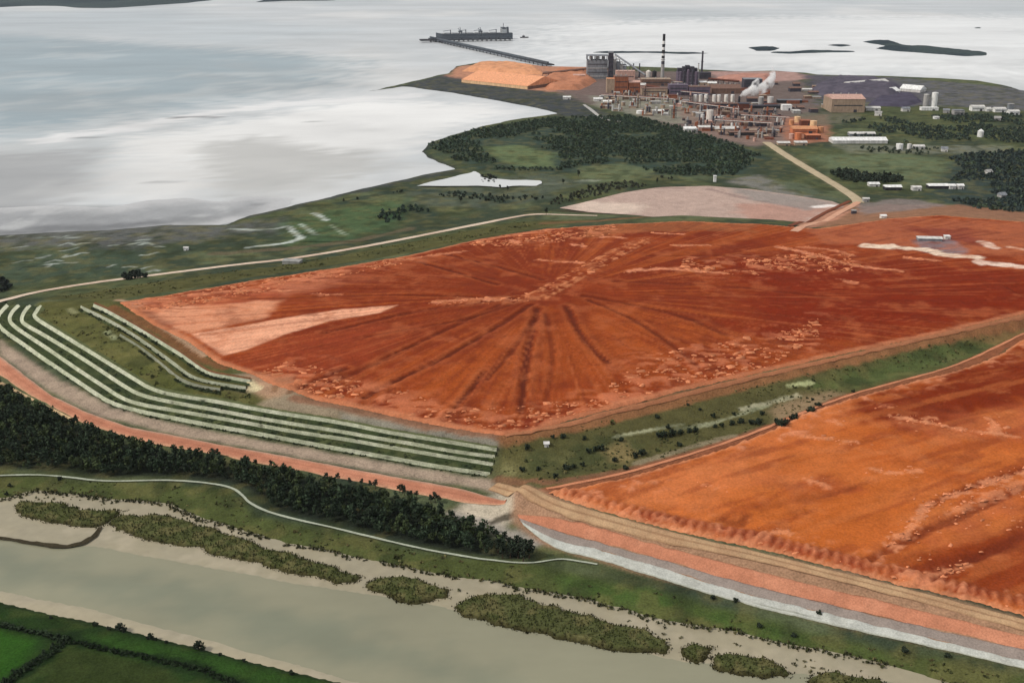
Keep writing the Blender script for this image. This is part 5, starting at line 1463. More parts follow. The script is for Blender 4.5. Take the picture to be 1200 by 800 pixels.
# --- slim stacks
def stack(label, px, pyb, hpx, r_, mat, r2=None):
    X, Y, Z, m = spot(px, pyb); h = hpx * m
    t = thing('stack', label, 'chimney', (X, Y, Z - 1))
    fl_ = MB().cyl(0, 0, 0, r_, h, 12, r2 or r_ * .8).build('flue', mat, t); MB().cyl(0, 0, h, (r2 or r_ * .8) * 1.15, 1.0, 12).build('rim', 'dark_steel', fl_)
    MB().cyl(0, 0, h * .6, r_ * 1.5, .5, 12).build('platform', 'dark_steel', fl_)
    MB().cyl(0, 0, 0, r_ * 1.5, h * .12, 12).build('base', mat, t)
stack('dark slim stack right of the banded chimney', 822, 90, 29, 2.6, 'dark_steel')
stack('pale slim column beside the dark block right of the chimney', 817.5, 98, 23, 1.7, 'pale_clad', 1.5)
stack('short dark stack at the foot of the steam plume', 866, 121, 8, 2.4, 'black_steel')
stack('slim post stack rightmost of the grey boiler house row', 749, 91, 16, 1.8, 'dark_steel')
stack('slim grey stack between the boiler house and the rightmost post stack', 742, 89, 14, 2.0, 'steel_grey')
# --- boiler house: open framed blocks stepping down to the right
X, Y, Z, m = spot(700, 93)
t = thing('boiler_house', 'large grey framed boiler house left of the chimney', 'building', (X, Y + 20, Z - .6))
w, h, dp = 24 * m, 27 * m, 34
MB().box(0, 0, 0, w, dp, h * .8).build('wall', 'steel_grey', t)
MB().box(0, 0, h * .98, w + 3, dp + 2, 1.4).build('roof', 'steel_grey', t)
for k in range(6):
    MB().box(-w / 2 + w * k / 5, -dp / 2, h * .8, 1.6, 1.6, h * .18).build('column', 'dark_steel', t); MB().box(-w / 2 + w * k / 5, dp / 2, h * .8, 1.6, 1.6, h * .18).build('column', 'dark_steel', t)
for k in range(4): MB().box(0, -dp / 2 - .3, h * (.12 + .17 * k), w * .96, .8, 1.2).build('girder', 'dark_steel' if k % 2 else 'pale_clad', t)
for k in range(3): MB().cyl(-w * .3 + k * w * .3, 0, h * .8, w * .09, h * .14, 12).build('drum', 'pale_clad', t)
X, Y, Z, m = spot(715.5, 94)
t = thing('lift_tower', 'tall dark tower joined to the right side of the grey boiler house', 'tower', (X, Y + 8, Z - .6))
MB().box(0, 0, 0, 5.5 * m, 14, 31 * m).build('shaft', 'dark_steel', t); MB().box(0, 0, 31 * m, 6.5 * m, 16, 2.2).build('roof', 'steel_grey', t)
for k in range(5): MB().box(0, -7.2, (4 + 5.5 * k) * m, 4.4 * m, .4, 1.6).build('window_band', 'glass_dark', t)
X, Y, Z, m = spot(726, 92)
t = thing('framed_block', 'pale framed block stepping down right of the dark lift tower', 'building', (X, Y + 12, Z - .6))
for k in range(4):
    hh = (25 - k * 3.2) * m
    MB().box((-6 + k * 4) * m, 0, 0, 3.6 * m, 20, hh * .86).build('bay', 'steel_grey' if k % 2 else 'roof_grey', t)
    for s in (-1, 1): MB().box((-6 + k * 4 + s * 1.5) * m, -10, hh * .86, 1.2, 1.2, hh * .12).build('column', 'dark_steel', t)
    MB().box((-6 + k * 4) * m, 0, hh * .98, 3.9 * m, 21, 1.0).build('bay_roof', 'dark_steel' if k == 3 else 'pale_clad', t)
# inclined conveyor gallery
def conveyor(label, a, b, za, zb, wd, mat, n=6):
    ax, ay, az = PT(*a); bx, by, bz_ = PT(*b)
    t = thing('conveyor', label, 'conveyor', (ax, ay, az))
    p = Vector((0, 0, za)); q = Vector((bx - ax, by - ay, bz_ - az + zb))
    MB().bar(p, q, wd).build('gallery', mat, t)
    for k in range(n + 1):
        c = p.lerp(q, k / n)
        if c.z > 3: MB().bar((c.x, c.y, -1), (c.x, c.y, c.z), .7).build('trestle', 'dark_steel', t)
conveyor('inclined conveyor gallery from the boiler house down to the right', (720, 88), (756, 92), 24 * m, 8, 2.4, 'steel_grey')
conveyor('long dark conveyor gallery in front of the banded chimney', (745, 104), (773, 106), 10, 6, 2.6, 'rust_dark')
conveyor('orange dusted conveyor from the ore shed to the boiler house', (636, 90), (690, 88), 8, 16, 2.6, 'brown_clad', 8)
conveyor('brown conveyor running right from the dark stack', (830, 97), (866, 99), 9, 7, 2.4, 'rust_dark')

# --- ore shed
def shed_at(name, label, a, b, wd, he, rise, wall, roof, cat='building', group=None, gable_mat=None, ribs=0):
    ax, ay, az = PT(*a); bx, by, _ = PT(*b); L = math.hypot(bx - ax, by - ay)
    t = thing(name, label, cat, ((ax + bx) / 2, (ay + by) / 2 , az - .6), math.atan2(by - ay, bx - ax), group)
    MB().box(0, wd / 2, 0, L, wd, he + .6).build('wall', wall, t)
    b_ = MB().gable(L, wd, he + .62, rise, y=wd / 2); b_.build('roof', roof, t)
    if gable_mat: MB().box(L / 2 + 1.1, wd / 2, 0, 1.0, wd * .96, he).build('end_wall', gable_mat, t)
    for k in range(ribs):
        MB().box(-L / 2 + L * (k + .5) / ribs, -.3, 0, 1.2, .6, he).build('buttress', wall, t)
    return t
shed_at('ore_shed', 'long orange ore storage shed on the point by the jetty', (541, 97), (618, 105), 120, 7, 17, 'ore_pale', 'ore_orange', gable_mat='brown_clad', ribs=12)  # end wall in a darker colour that paints in its shaded side
# ore heap between shed and boiler house
def heap(name, label, pts, hgt, col, seed, cat='heap', sp=4.0, col2=None):
    poly = roughen(PTL(pts), 2.0, 5, seed); xy, q = grid_sheet(poly, sp); x, y = xy[:, 0], xy[:, 1]
    d = sdist(x, y, poly, 60); n = fbm(x, y, 22, 4, seed)
    z = TH(x, y) - .5 + np.minimum(d * .6, hgt * (.5 + .7 * n))
    c = np.tile(col, (len(x), 1)); blend(c, smooth(.4, .65, fbm(x, y, 15, 3, seed + 1)) * .6, col * .7 if col2 is None else col2)
    return tag(link_mesh(name, np.column_stack([x, y, z]), q, m_mud, c, smooth_shade=True), label, cat)
heap('ore_heap', 'broad orange ore heap between the ore shed and the boiler house', [(632, 96), (650, 82), (690, 84), (700, 96), (680, 106), (640, 106)], 12, S(190, 130, 100), 901)
heap('ore_heap', 'low faded orange ore heap behind the long shed', [(540, 84), (556, 76), (600, 75), (630, 80), (640, 88), (600, 87)], 12, S(222, 160, 120), 905)
heap('ore_heap', 'pinkish heap on the far shore right of the slim dark stack', [(838, 92), (870, 88), (905, 89), (900, 95), (850, 96)], 8, S(188, 138, 122), 902)
heap('coal_heap', 'broad dark purple stockpile in front of the far grey shore', [(946, 104), (975, 93), (1030, 95), (1060, 104), (1050, 116), (1000, 114), (960, 112)], 16, S(84, 80, 92), 903, col2=S(100, 94, 106))
heap('coal_heap', 'dark purple ground heap right of the pale long hall', [(1015, 124), (1030, 112), (1070, 110), (1082, 120), (1060, 126)], 7, S(80, 76, 92), 904)
# --- rust coloured digestion blocks
building('process_block', 'tan end block of the rust coloured process row below the boiler house', 711, 720, 109, 17, 24, 'tan_clad', 'orange_clad')
building('process_block', 'rust red process block below the boiler house', 720, 736, 109, 20, 30, 'rust_clad', 'brown_clad', windows=2, vents=3)
building('process_block', 'dusty pink upper hall behind the rust red process block', 722, 744, 97, 14, 26, 'pink_clad', 'pink_clad', windows=1, vents=4)
building('process_block', 'rust red lower block left of the long dark conveyor', 737, 750, 109, 13, 22, 'rust_clad', 'pink_clad', 'gable', windows=1)
building('process_block', 'pale pink shed roof beside the long dark conveyor', 742, 757, 105, 6, 20, 'pink_clad', 'pale_clad', 'gable')
building('process_block', 'brown low hall at the foot of the banded chimney', 752, 786, 101, 9, 30, 'brown_clad', 'tan_clad', windows=1, vents=3)
building('process_block', 'grey brown hall under the long dark conveyor', 752, 782, 112, 9, 26, 'tan_clad', 'brown_clad', windows=1)
tank('dome_tank', 'small dark domed tank left of the banded chimney', 767, 91, 5, 7, 'black_steel', cone=.5)
tank('dome_tank', 'small pale domed tank left of the dark domed one', 760, 91, 6, 7, 'tank_white', cone=.5)
# --- dark blocks right of the chimney
X, Y, Z, m = spot(806, 100)
t = thing('evaporator_block', 'tall dark purple evaporator block right of the banded chimney', 'building', (X, Y + 16, Z - .6))
MB().box(0, 0, 0, 24 * m, 30, 15 * m).build('wall', 'purple_clad', t)
for k, (ox, ww, hh) in enumerate([(-9, 5, 19), (-4.5, 4, 21), (0, 5, 22), (5, 4.5, 21), (9.5, 4, 19)]):
    MB().box(ox * m, (-1) ** k * 4, 15 * m, ww * m, 14, (hh - 15) * m).build('tower_bay', 'dark_steel', t)
    MB().cyl(ox * m, -14, 0, 1.6 * m, hh * .8 * m, 12, cone=2).build('evaporator_vessel', 'dark_steel' if k % 2 else 'purple_clad', t)
for k in range(3): MB().box(0, -15.3, (3 + 4 * k) * m, 23 * m, .5, 1.2).build('girder', 'steel_grey', t)
building('process_block', 'purple grey hall in front of the tall dark evaporator block', 784, 806, 112, 13, 26, 'purple_clad', 'purple_clad', windows=2, vents=3)
building('process_block', 'lower purple grey hall under the white roofed sheds', 807, 832, 112, 11, 26, 'purple_clad', 'brown_clad', windows=1, vents=3)
building('process_block', 'dark boxy block under the slim dark stack', 820, 833, 93, 8, 18, 'dark_steel', 'dark_steel', windows=1)
building('process_shed', 'left white roofed shed below the slim dark stack', 820, 828, 100, 4, 16, 'tan_clad', 'white_clad', 'gable')
building('process_shed', 'right white roofed shed below the slim dark stack', 830, 840, 101, 4, 16, 'tan_clad', 'white_clad', 'gable')
building('process_hall', 'long low brown hall above the row of white tanks', 834, 868, 110, 8, 40, 'brown_clad', 'brown_clad', 'gable', vents=5)
building('process_hall', 'dark hall behind the steam plume', 872, 893, 104, 12, 30, 'dark_steel', 'steel_grey', windows=1)
for k, px in enumerate((815, 821, 827.5, 837, 842.5, 851, 858.5)):
    tank('silo', 'small white tank in the row left of the steam plume', px, 119.5, 4.4, 8, 'tank_white', 'white_clad', 'row of white tanks')
building('process_block', 'dark low block below the row of white tanks', 834, 866, 127, 6, 18, 'dark_steel', 'brown_clad', windows=1, vents=4)
building('process_block', 'dark block below the steam plume stack', 866, 878, 130, 9, 18, 'rust_dark', 'dark_steel')
tank('silo', 'left pale silo right of the steam plume foot', 892, 125, 6, 11, 'roof_grey', 'pale_clad')
tank('silo', 'right pale silo right of the steam plume foot', 903, 125, 7, 11, 'pale_clad', 'pale_clad')
building('shed', 'long dark shed behind the two pale silos', 880, 915, 127.5, 4, 16, 'black_steel', 'dark_steel')
tank('silo', 'tall pinkish white silo in the middle of the lower yard', 832, 142.5, 8, 13, 'tank_white', 'tank_white')
tank('silo', 'slim cream silo left of the pinkish white silo', 823, 145.5, 4.5, 11, 'pale_clad', 'pale_clad')
building('shed', 'bright white low shed at the lower edge of the yard', 802, 816, 155, 5, 16, 'pale_clad', 'white_clad', 'gable')
building('shed', 'pink white low shed right of the bright white one', 819, 836, 153.5, 5, 14, 'pink_clad', 'pale_clad', 'gable')
building('shed', 'long pale roofed hall right of the pinkish silo', 838, 866, 154, 4, 18, 'tan_clad', 'pale_clad', 'gable')
building('shed', 'long dark sided shed at the lower right of the yard', 855, 898, 159.5, 5, 16, 'black_steel', 'brown_clad')
building('shed', 'pale blue white cube building below the dark shore', 917, 928, 130, 7, 16, 'white_clad', 'white_clad')
building('shed', 'dark roofed shed with a pale stripe above the pale blue cube', 912, 940, 121, 4, 16, 'black_steel', 'steel_grey')
building('hall', 'long tan hall with a pale pink roof behind the orange tanks', 974, 1013, 132, 19, 60, 'tan_clad', 'pink_clad', 'gable', rise=6, windows=1, vents=4)
building('shed', 'low white shed at the right foot of the long tan hall', 1015, 1032, 130, 4, 14, 'pale_clad', 'pale_clad', 'gable')
shed_at('storage_hall', 'long pale roofed storage hall on top of the purple stockpile', (998, 105), (1044, 101), 40, 7, 8, 'purple_clad', 'pale_clad')
shed_at('storage_hall', 'left white storage dome shed on the far shore', (1040, 111), (1055, 109), 26, 5, 7, 'pale_clad', 'white_clad')
shed_at('storage_hall', 'right white storage shed on the far shore', (1054, 107), (1078, 109), 34, 6, 8, 'pale_clad', 'white_clad')
tank('silo', 'grey silo left of the bright white silo on the far right', 1085, 128, 6, 17, 'roof_grey', 'pale_clad')
tank('silo', 'bright white silo on the far right', 1095, 128, 7, 19, 'white_clad', 'white_clad')
building('shed', 'white base building under the two far right silos', 1080, 1100, 130, 4, 12, 'white_clad', 'white_clad')
for px0, px1, py, h, lab in [(1139, 1154, 130.5, 6, 'widest of the white houses by the far right shore'), (1156, 1162, 131, 4, 'small white house right of the widest one'), (1166, 1179, 132, 5, 'white house in the middle of the far right shore row'), (1183, 1195, 135, 5, 'rightmost white house by the far right shore')]:
    building('house', lab, px0, px1, py, h, 14, 'white_clad', 'pale_clad', 'gable', windows=1)
building('tower_house', 'grey tower behind the rightmost white house', 1182, 1188, 131, 9, 10, 'steel_grey', 'roof_grey')
building('house', 'grey house with dark windows below the white silo', 1118, 1130, 136, 7, 14, 'roof_grey', 'steel_grey', windows=1)
building('house', 'small white hut below the two far right silos', 1095, 1101, 140, 3, 8, 'white_clad', 'white_clad')
tank('dome_tank', 'small bright white dome standing alone in the dark right wood', 1150, 161, 7, 7, 'white_clad', 'white_clad', cone=.7)
shed_at('long_shed', 'very long white roofed shed right of the orange tanks', (976, 168.5), (1040, 168.5), 26, 5, 4, 'pale_clad', 'white_clad')
building('shed', 'low grey roofed shed behind the very long white shed', 996, 1026, 160, 4, 14, 'steel_grey', 'pale_clad', 'gable')
tank('tank', 'white round tank right of the very long white shed', 1055, 176, 8, 7, 'white_clad', 'white_clad')
tank('tank', 'small grey white tank right of the white round tank', 1066, 175, 5, 6, 'pale_clad', 'pale_clad')
building('shed', 'low white shed rightmost in the row with the round white tank', 1072, 1084, 175, 4, 12, 'pale_clad', 'pale_clad', 'gable')
# --- orange works
for px, py, w_, h_, mt, lab in [(928, 147, 6, 6, 'orange_clad', 'orange tank at the left of the orange works'), (935, 144, 7, 7, 'ore_pale', 'pale topped orange tank at the back of the orange works'), (954, 149, 8, 7, 'ore_pale', 'pale orange tank at the right back of the orange works'),
                                (962, 156, 7, 7, 'orange_clad', 'orange tank at the right end of the orange works'), (928, 163, 6, 6, 'pink_clad', 'pinkish tank at the lower left of the orange works'), (936, 164, 8, 8, 'orange_hot', 'bright orange tank at the lower middle of the orange works')]:
    tank('washer_tank', lab, px, py, w_, h_, mt, mt)
building('orange_hall', 'long bright orange hall across the orange works', 929, 958, 157, 7, 22, 'orange_hot', 'orange_clad', 'gable', windows=1)
building('orange_hall', 'dark red hall at the lower right of the orange works', 945, 962, 164, 6, 16, 'rust_dark', 'orange_hot')
building('orange_hall', 'rust hall between the back tanks of the orange works', 939, 951, 148, 7, 16, 'rust_dark', 'rust_clad')
building('shed', 'cream low shed at the lower left of the orange works', 912, 926, 171, 4, 12, 'tan_clad', 'pale_clad', 'gable')
building('shed', 'cream low shed below the orange works', 932, 946, 170.5, 4, 12, 'tan_clad', 'pale_clad', 'gable')

# --- crowd of small process units in the yard
rr = random.Random(12)
used = []
unit_kinds = [('brown_clad', 'tan_clad', 'brown'), ('dark_steel', 'brown_clad', 'dark'), ('tan_clad', 'roof_grey', 'tan'), ('pink_clad', 'pink_clad', 'pinkish'), ('roof_grey', 'pale_clad', 'pale roofed'), ('rust_clad', 'rust_dark', 'rust red')]
yard = np.array([(700, 112), (740, 113), (800, 116), (835, 128), (880, 130), (915, 133), (920, 150), (912, 165), (890, 168), (850, 159), (812, 158), (800, 147), (780, 138), (745, 135), (705, 127)], float)
def zone(px, py):
    if px < 760: return 'left lower yard'
    if px < 812: return 'yard below the purple halls'
    if px < 868: return 'yard around the pinkish silo'
    return 'yard beside the orange works'
tries = 0
while len(used) < 135 and tries < 4000:
    tries += 1
    px, py = rr.uniform(700, 922), rr.uniform(112, 168)
    if not inside(np.array([px]), np.array([py]), yard)[0]: continue
    if any(abs(px - a) < 5.2 and abs(py - b) < 2.5 for a, b in used): continue
    used.append((px, py))
    k = rr.choice([0, 0, 1, 1, 1, 1, 2, 3, 5, 5, 4] if px > 780 else [2, 2, 0, 1, 4, 4])
    wall, roof, cn = unit_kinds[k]
    f_ = rr.random()
    if f_ < .24:
        lab = 'small %s round tank in the %s' % (cn, zone(px, py))
        tank('process_tank', lab, px, py, rr.uniform(3, 5.5), rr.uniform(2.5, 5), wall, roof, 'round tanks in the yard')
    elif f_ < .40:
        X, Y, Z, m = spot(px, py); h = rr.uniform(12, 26)
        t = thing('process_vessel', 'slim %s process column in the %s' % (cn, zone(px, py)), 'tower', (X, Y, Z - .5), rr.random(), 'process columns in the yard')
        MB().cyl(0, 0, 0, 2.0, h, 10, 1.7, cone=1.2).build('vessel', wall, t); MB().cyl(0, 0, h * .55, 3.0, .5, 10).build('platform', 'dark_steel', t)
        b_ = MB(); 
        for sx in (-4, 4):
            for sy in (-3, 3): b_.bar((sx, sy, 0), (sx, sy, h * .7), .35)
        for zz_ in (h * .35, h * .7): b_.box(0, 0, zz_, 8.6, 6.6, .4)
        b_.build('frame', 'dark_steel', t)
    else:
        w_ = rr.uniform(4, 12)
        t = building('process_unit', 'small %s process building in the %s' % (cn, zone(px, py)), px - w_ / 2, px + w_ / 2, py, rr.uniform(2, 5.2), rr.uniform(8, 16), wall, roof, rr.choice(['flat', 'flat', 'gable']), rr.uniform(-.15, .15), group='process units in the yard', door=rr.random() < .4)
        for q in range(rr.randint(0, 3)):
            MB().cyl(rr.uniform(-w_, w_) * .9, rr.uniform(-6, -4), 0, rr.uniform(1, 2), rr.uniform(6, 14), 8, cone=.8).build('vessel', rr.choice(['roof_grey', 'rust_clad', 'dark_steel', 'pale_clad']), t)
yard2 = np.array([(872, 100), (900, 96), (945, 98), (968, 110), (972, 132), (930, 136), (880, 128), (870, 112)], float)
far2 = []; tries = 0
while len(far2) < 26 and tries < 2000:
    tries += 1
    px, py = rr.uniform(870, 972), rr.uniform(96, 136)
    if not inside(np.array([px]), np.array([py]), yard2)[0] or any(abs(px - a) < 7 and abs(py - b) < 3.5 for a, b in far2): continue
    far2.append((px, py)); wall, roof, cn = unit_kinds[rr.choice([0, 1, 1, 2, 4, 5])]; w_ = rr.uniform(6, 15)
    building('process_unit', 'low %s shed on the flat behind the orange works' % cn, px - w_ / 2, px + w_ / 2, py, rr.uniform(2.5, 5), rr.uniform(10, 18), wall, roof, rr.choice(['flat', 'gable']), rr.uniform(-.1, .1), group='sheds behind the orange works', door=False)
for k, (px, py, w_, lab) in enumerate([(1110, 133, 7, 'small white cottage left of the widest far right house'), (1030, 136, 8, 'small white roofed barn below the long tan hall'), (1062, 131, 9, 'low white barn between the tan hall and the silos'), (1170, 142, 7, 'white cottage above the right wood near the dome'),
                                       (1108, 178, 7, 'white cottage on the grass below the round tanks'), (1160, 205, 6, 'small white barn in the lower right wood'), (1176, 232, 7, 'white cottage at the foot of the lower right wood')]):
    building('cottage', lab, px - w_ / 2, px + w_ / 2, py, 4, 9, 'pale_clad' if k % 3 else 'roof_grey', 'roof_grey' if k % 2 else 'steel_grey', 'gable', rr.uniform(-.4, .4), cat='house', rise=3)
for k, (a_, b_, lab) in enumerate([((705, 116), (790, 121), 'long pipe rack crossing the left of the yard'), ((800, 124), (866, 133), 'pipe rack running below the row of white tanks'), ((838, 146), (905, 150), 'pipe rack right of the pinkish white silo'), ((760, 108), (830, 115), 'pipe rack in front of the purple halls'), ((868, 140), (925, 143), 'pipe rack leading to the orange works'), ((740, 96), (800, 101), 'pipe rack at the foot of the chimney')]):
    ax, ay, az = PT(*a_); bx, by, bz_ = PT(*b_); L = math.hypot(bx - ax, by - ay)
    t = thing('pipe_rack', lab, 'pipe rack', (ax, ay, az), math.atan2(by - ay, bx - ax))
    for q in range(4): MB().bar((0, -2.4 + q * 1.6, 8.5 + (q % 2) * .9), (L, -2.4 + q * 1.6, 8.5 + (q % 2) * .9), .6).build('pipe', ['pale_clad', 'rust_clad', 'roof_grey', 'dark_steel'][q], t)
    for q in range(int(L / 16) + 1): MB().box(q * 16, -3, -.5, .7, .7, 8.6).box(q * 16, 3, -.5, .7, .7, 8.6).box(q * 16, 0, 7.6, .7, 6.8, .6).build('trestle', 'dark_steel', t)
tank('tank', 'bright white flat tank at the left lower edge of the yard', 750, 134, 8, 4, 'white_clad', 'white_clad')
building('shed', 'white low roof right of the bright white flat tank', 765, 778, 133, 3.5, 12, 'pale_clad', 'white_clad', 'gable')
building('shed', 'white low roof near the head of the grey track', 696, 706, 119, 3.5, 12, 'pale_clad', 'white_clad', 'gable')
building('shed', 'second white low roof near the head of the grey track', 707, 717, 122, 3.5, 12, 'pale_clad', 'white_clad', 'gable')
building('shed', 'small white hut left of the grey track under the orange heap', 660, 669, 117, 3.5, 10, 'pale_clad', 'white_clad', 'gable')
building('shed', 'small brown and white shed at the top right of the ore heap', 670, 677, 88, 5, 14, 'rust_clad', 'pale_clad', 'gable')
building('shed', 'dark red shed left of the boiler house', 672, 686, 94, 6, 16, 'rust_dark', 'pink_clad', 'gable')

# --- farm sheds and huts behind the mud fields
building('farm_shed', 'left low white farm shed beyond the red mud', 1019, 1031, 219, 4, 10, 'pale_clad', 'white_clad', 'gable')
building('farm_shed', 'bright white farm shed with a dark front beyond the red mud', 1038, 1057, 223.5, 5, 12, 'black_steel', 'white_clad', 'gable')
building('farm_shed', 'small cream farm building right of the bright white shed', 1070, 1080, 224, 5, 9, 'pale_clad', 'pale_clad', 'gable')
building('farm_shed', 'long low white farm shed with a dark side beyond the red mud', 1089, 1112, 221.5, 4.5, 12, 'black_steel', 'white_clad', 'gable')
building('farm_shed', 'short white shed right of the long low farm shed', 1113, 1120, 222, 5, 10, 'pale_clad', 'white_clad', 'gable')
building('farm_shed', 'rightmost white shed of the farm row', 1123, 1130, 222, 5, 10, 'pale_clad', 'white_clad', 'gable')
building('hut', 'small cream hut at the edge of the red ground', 1033, 1039, 257, 4.5, 6, 'tank_white', 'white_clad', 'gable')
building('hut', 'grey pump hut at the road junction', 1012, 1019, 237, 4.5, 6, 'roof_grey', 'pale_clad', 'gable')
building('hut', 'dark pump hut below the road junction', 999, 1004, 251, 4, 5, 'dark_steel', 'roof_grey')
shed_at('pump_house', 'long low pale pump house on the grey pad in the red ground', (1076, 283), (1104, 283.5), 9, 3.2, 1.5, 'steel_grey', 'pale_clad')
building('hut', 'small cream hut right of the long low pump house', 1108, 1114, 281, 4, 5, 'tank_white', 'white_clad')
building('hut', 'small pale hut on the green strip below the tall mud field corner', 638, 643, 525, 4, 3.2, 'pale_clad', 'pale_clad', 'gable')
building('marker_post', 'thin white marker building by the settling pond', 836.5, 839.5, 213.5, 7, 4, 'white_clad', 'white_clad', cat='post', door=False)
building('culvert', 'grey concrete culvert crossing under the haul road', 331, 352, 310, 3, 9, 'concrete', 'concrete', cat='culvert', rot=-.2, door=False)
building('hut', 'tiny white marsh hut left of the culvert', 215, 220, 294, 4, 4, 'white_clad', 'pale_clad', 'gable')

# --- jetty, ship, workboat
def W0(px, py): return Vector((*W(px, py, 0), 0))
a = W0(646, 79.5); b = W0(505, 47.6)
t = thing('jetty', 'long dark jetty trestle with a berth head reaching into the estuary', 'jetty', tuple(a))
d = b - a; L = d.length; t.rotation_euler = (0, 0, math.atan2(d.y, d.x)); ang = t.rotation_euler.z
MB().box(L / 2, 0, 6.0, L, 19, 3.0).build('deck', 'deck_dark', t)
MB().box(L / 2, 5.2, 10.2, L * .98, 5.0, 4.6).build('conveyor_gallery', 'hull_grey', t)
for k in range(34):
    xx = L * (k + .5) / 34
    for s in (-1, 1): MB().cyl(xx, s * 6, -6, .9, 12.2, 8).build('pile', 'black_steel', t)
    if k % 2: MB().box(xx, 5.2, 8.6, 1.0, 4.0, 1.8).build('gallery_support', 'black_steel', t)
# berth head
c = W0(502, 49.6); e = W0(600, 47.8); dh = e - c
th = math.atan2(dh.y, dh.x) - ang; Lh = dh.length
def loc(v): 
    q = v - a; return (q.x * math.cos(-ang) - q.y * math.sin(-ang), q.x * math.sin(-ang) + q.y * math.cos(-ang))
cx, cy = loc(c)
def head_part(name, bld, mat):
    o = bld.build(name, mat, t); o.location = (cx, cy, 0); o.rotation_euler = (0, 0, th); return o
head_part('berth_deck', MB().box(Lh / 2, 0, 5.6, Lh, 24, 3.2), 'deck_dark')
head_part('berth_platform', MB().box(-6, 0, 5.2, 44, 34, 4.4), 'black_steel')
for k in range(18):
    for s in (-9, 9): head_part('pile', MB().cyl(Lh * (k + .5) / 18, s, -6, 1.2, 11.6, 8), 'black_steel')
head_part('berth_gallery', MB().box(Lh / 2, -8, 12, Lh * .96, 5, 4), 'hull_grey')
for k in range(9): head_part('gallery_support', MB().box(Lh * (k + .5) / 9, -8, 8.8, 1.6, 4, 3.2), 'black_steel')
for k, u in enumerate((.38, .62)):
    bm_ = MB(); x0 = Lh * u
    for sx in (-6, 6):
        for sy in (-9, 7): bm_.bar((x0 + sx, sy, 8.8), (x0 + sx * .6, sy * .7, 32), .9)
    bm_.box(x0, 0, 31, 12, 14, 4); bm_.bar((x0, -10, 34), (x0, 40, 40), 1.3); bm_.bar((x0, 0, 34), (x0, 0, 46), .9); bm_.bar((x0, 0, 46), (x0, 38, 40.5), .35)
    head_part('unloader_crane', bm_, 'hull_grey')
# bulk carrier behind the berth
sa = W0(511, 47.4); sb = W0(600, 45.8); ds = sb - sa; Ls = ds.length
s = thing('cargo_ship', 'grey bulk carrier moored along the jetty head', 'ship', tuple(sa), math.atan2(ds.y, ds.x))
V = []; F = []; NS = 24
for k in range(NS + 1):
    u = k / NS; xx = u * Ls
    wd = 17 * min(1, (u / .1) ** .6 if u < .1 else 1) * (1 if u < .93 else 1 - .35 * (u - .93) / .07)
    wd = max(wd, .6); zt = 21 + 5 * max(0, .08 - u) / .08
    for yy, zz_ in ((-wd * .75, -4), (-wd, 2), (-wd, zt), (wd, zt), (wd, 2), (wd * .75, -4)): V.append((xx, yy, zz_))
for k in range(NS):
    for i in range(6): F.append((k * 6 + i, (k + 1) * 6 + i, (k + 1) * 6 + (i + 1) % 6, k * 6 + (i + 1) % 6))
F += [tuple(range(6)), tuple(NS * 6 + i for i in range(6))[::-1]]
hull = link_mesh('hull', V, F, CL['hull_grey'], None, s)
MB().box(Ls * .47, 0, 21.05, Ls * .78, 30, .3).build('deck', 'deck_dark', s)
for k in range(7): MB().box(Ls * (.14 + .1 * k), 0, 21.3, Ls * .075, 20, 3.4).build('hatch_cover', 'hatch', s)
for k in range(4):
    xx = Ls * (.19 + .2 * k)
    MB().cyl(xx, 0, 21.2, 1.5, 13, 8).bar((xx, 0, 33), (xx - 26, 0, 30), .8).build('deck_crane', 'hull_grey', s)
sp_ = MB().box(Ls * .89, 0, 21.2, Ls * .07, 28, 14, .95).build('superstructure', 'hatch', s)
MB().box(Ls * .885, 0, 35.2, Ls * .05, 32, 5).build('bridge', 'hull_grey', sp_)
for k in range(4): MB().box(Ls * .855 - .2, 0, 23.4 + k * 3, .4, 24, 1.1).build('window_band', 'glass_dark', sp_)
MB().cyl(Ls * .94, 0, 21.2, 5, 20, 12, 4).build('funnel', 'hull_grey', s)
MB().bar((Ls * .885, 0, 40), (Ls * .885, 0, 54), .8).bar((Ls * .885, -6, 49), (Ls * .885, 6, 49), .5).build('mast', 'dark_steel', s)
w0 = W0(614.5, 44.6)
s = thing('workboat', 'small dark boat on the water right of the moored ship', 'boat', tuple(w0), .1)
V = []; F = []
for k in range(9):
    u = k / 8; wd = 4.5 * min(1, max(.05, (1 - u) / .35)) ; xx = (u - .5) * 30
    for yy, zz_ in ((-wd * .7, -1), (-wd, 3 + u), (wd, 3 + u), (wd * .7, -1)): V.append((xx, yy, zz_))
for k in range(8):
    for i in range(4): F.append((k * 4 + i, (k + 1) * 4 + i, (k + 1) * 4 + (i + 1) % 4, k * 4 + (i + 1) % 4))
F += [(0, 1, 2, 3), (35, 34, 33, 32)]
link_mesh('hull', V, F, CL['black_steel'], None, s)
MB().box(-3, 0, 3.4, 9, 6, 4.5, .9).build('wheelhouse', 'dark_steel', s); MB().bar((-3, 0, 7.8), (-3, 0, 13), .3).build('mast', 'dark_steel', s)

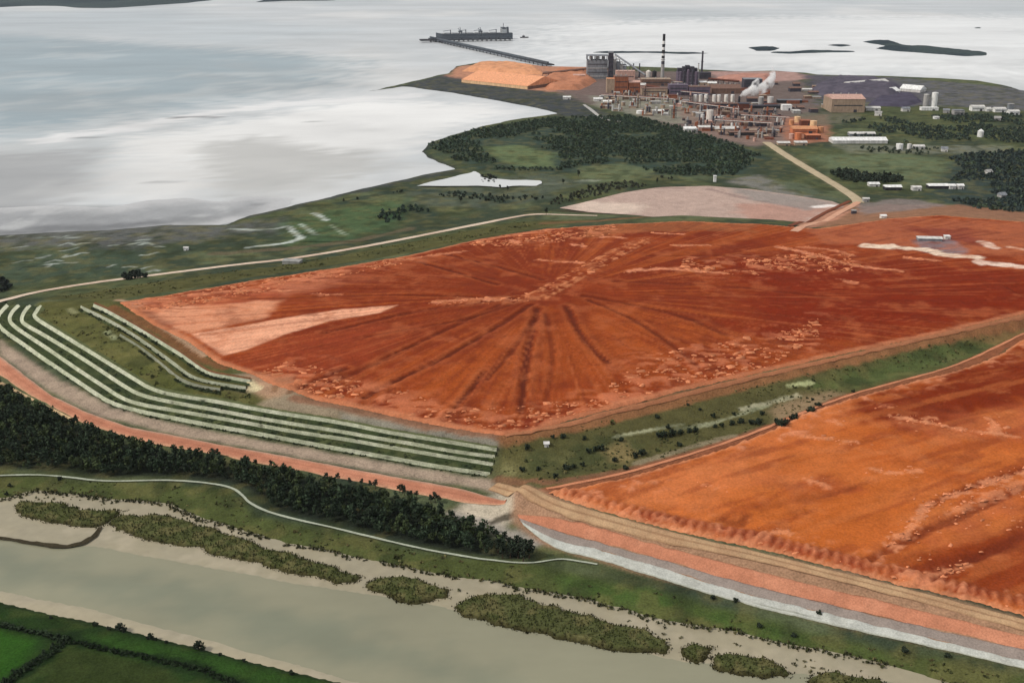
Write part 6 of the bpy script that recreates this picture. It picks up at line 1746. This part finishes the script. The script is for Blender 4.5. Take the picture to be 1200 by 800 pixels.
# --- steam plume
sm = bpy.data.materials.new('steam'); sm.use_nodes = True
n = sm.node_tree.nodes; l = sm.node_tree.links
n.remove(n['Principled BSDF'])
pv = n.new('ShaderNodeVolumePrincipled'); pv.inputs['Color'].default_value = (.995, .995, .995, 1); pv.inputs['Anisotropy'].default_value = 0.0
geo = n.new('ShaderNodeNewGeometry'); nz = n.new('ShaderNodeTexNoise'); nz.inputs['Scale'].default_value = .085; nz.inputs['Detail'].default_value = 5
mr = n.new('ShaderNodeMapRange'); mr.inputs['From Min'].default_value = .42; mr.inputs['From Max'].default_value = .64; mr.inputs['To Min'].default_value = .006; mr.inputs['To Max'].default_value = .26
l.new(geo.outputs['Position'], nz.inputs['Vector']); l.new(nz.outputs['Fac'], mr.inputs['Value']); l.new(mr.outputs['Result'], pv.inputs['Density'])
l.new(pv.outputs['Volume'], n['Material Output'].inputs['Volume'])
X, Y, Z, m = spot(866.5, 121)
pl = bpy.data.objects.new('steam_plume', None); C.objects.link(pl); pl.location = (X, Y, Z); pl['kind'] = 'stuff'
def puff(path, seed):
    P = chaikin(np.array(path, float), 3); V = []; F = []; nn = 18; r_ = np.random.default_rng(seed)
    for k, (dx, dz, rad_) in enumerate(P):
        for i in range(nn):
            a_ = 2 * math.pi * i / nn
            q = rad_ * m * (.75 + .6 * float(fbm(np.array([k * .5 + seed]), np.array([i % nn * .55]), 1.3, 3, seed)[0]))
            V.append((dx * m + q * math.cos(a_) * .8, q * math.sin(a_), dz * m + q * math.cos(a_) * -.55 + q * .35 * math.sin(2 * a_)))
    K = len(P)
    for k in range(K - 1):
        for i in range(nn): F.append((k * nn + i, k * nn + (i + 1) % nn, (k + 1) * nn + (i + 1) % nn, (k + 1) * nn + i))
    F += [tuple(range(nn))[::-1], tuple((K - 1) * nn + i for i in range(nn))]
    link_mesh('steam_puff', V, F, sm, None, pl, None, True)
puff([(0, 7.5, .8), (6, 11, 4.0), (14, 14, 6.6), (24, 17, 6.6), (32, 22, 5.8), (36, 29, 5.0), (37, 36, 4.0), (36, 41, 1.6)], 3)
puff([(12, 15, 4.5), (16, 19, 5.4), (19, 24, 4.0), (20, 28, 1.2)], 8)

# ---------------------------------------------------------------- light haze over the estuary
hz = bpy.data.materials.new('haze'); hz.use_nodes = True
n = hz.node_tree.nodes; l = hz.node_tree.links
n.remove(n['Principled BSDF'])
pv = n.new('ShaderNodeVolumePrincipled'); pv.inputs['Color'].default_value = (.86, .92, 1, 1); pv.inputs['Density'].default_value = 1.1e-5; pv.inputs['Anisotropy'].default_value = .2
l.new(pv.outputs['Volume'], n['Material Output'].inputs['Volume'])
b = MB().box(0, 12500, -7, 46000, 28000, 330)
o = link_mesh('haze', b.v, b.f, hz); o['kind'] = 'stuff'
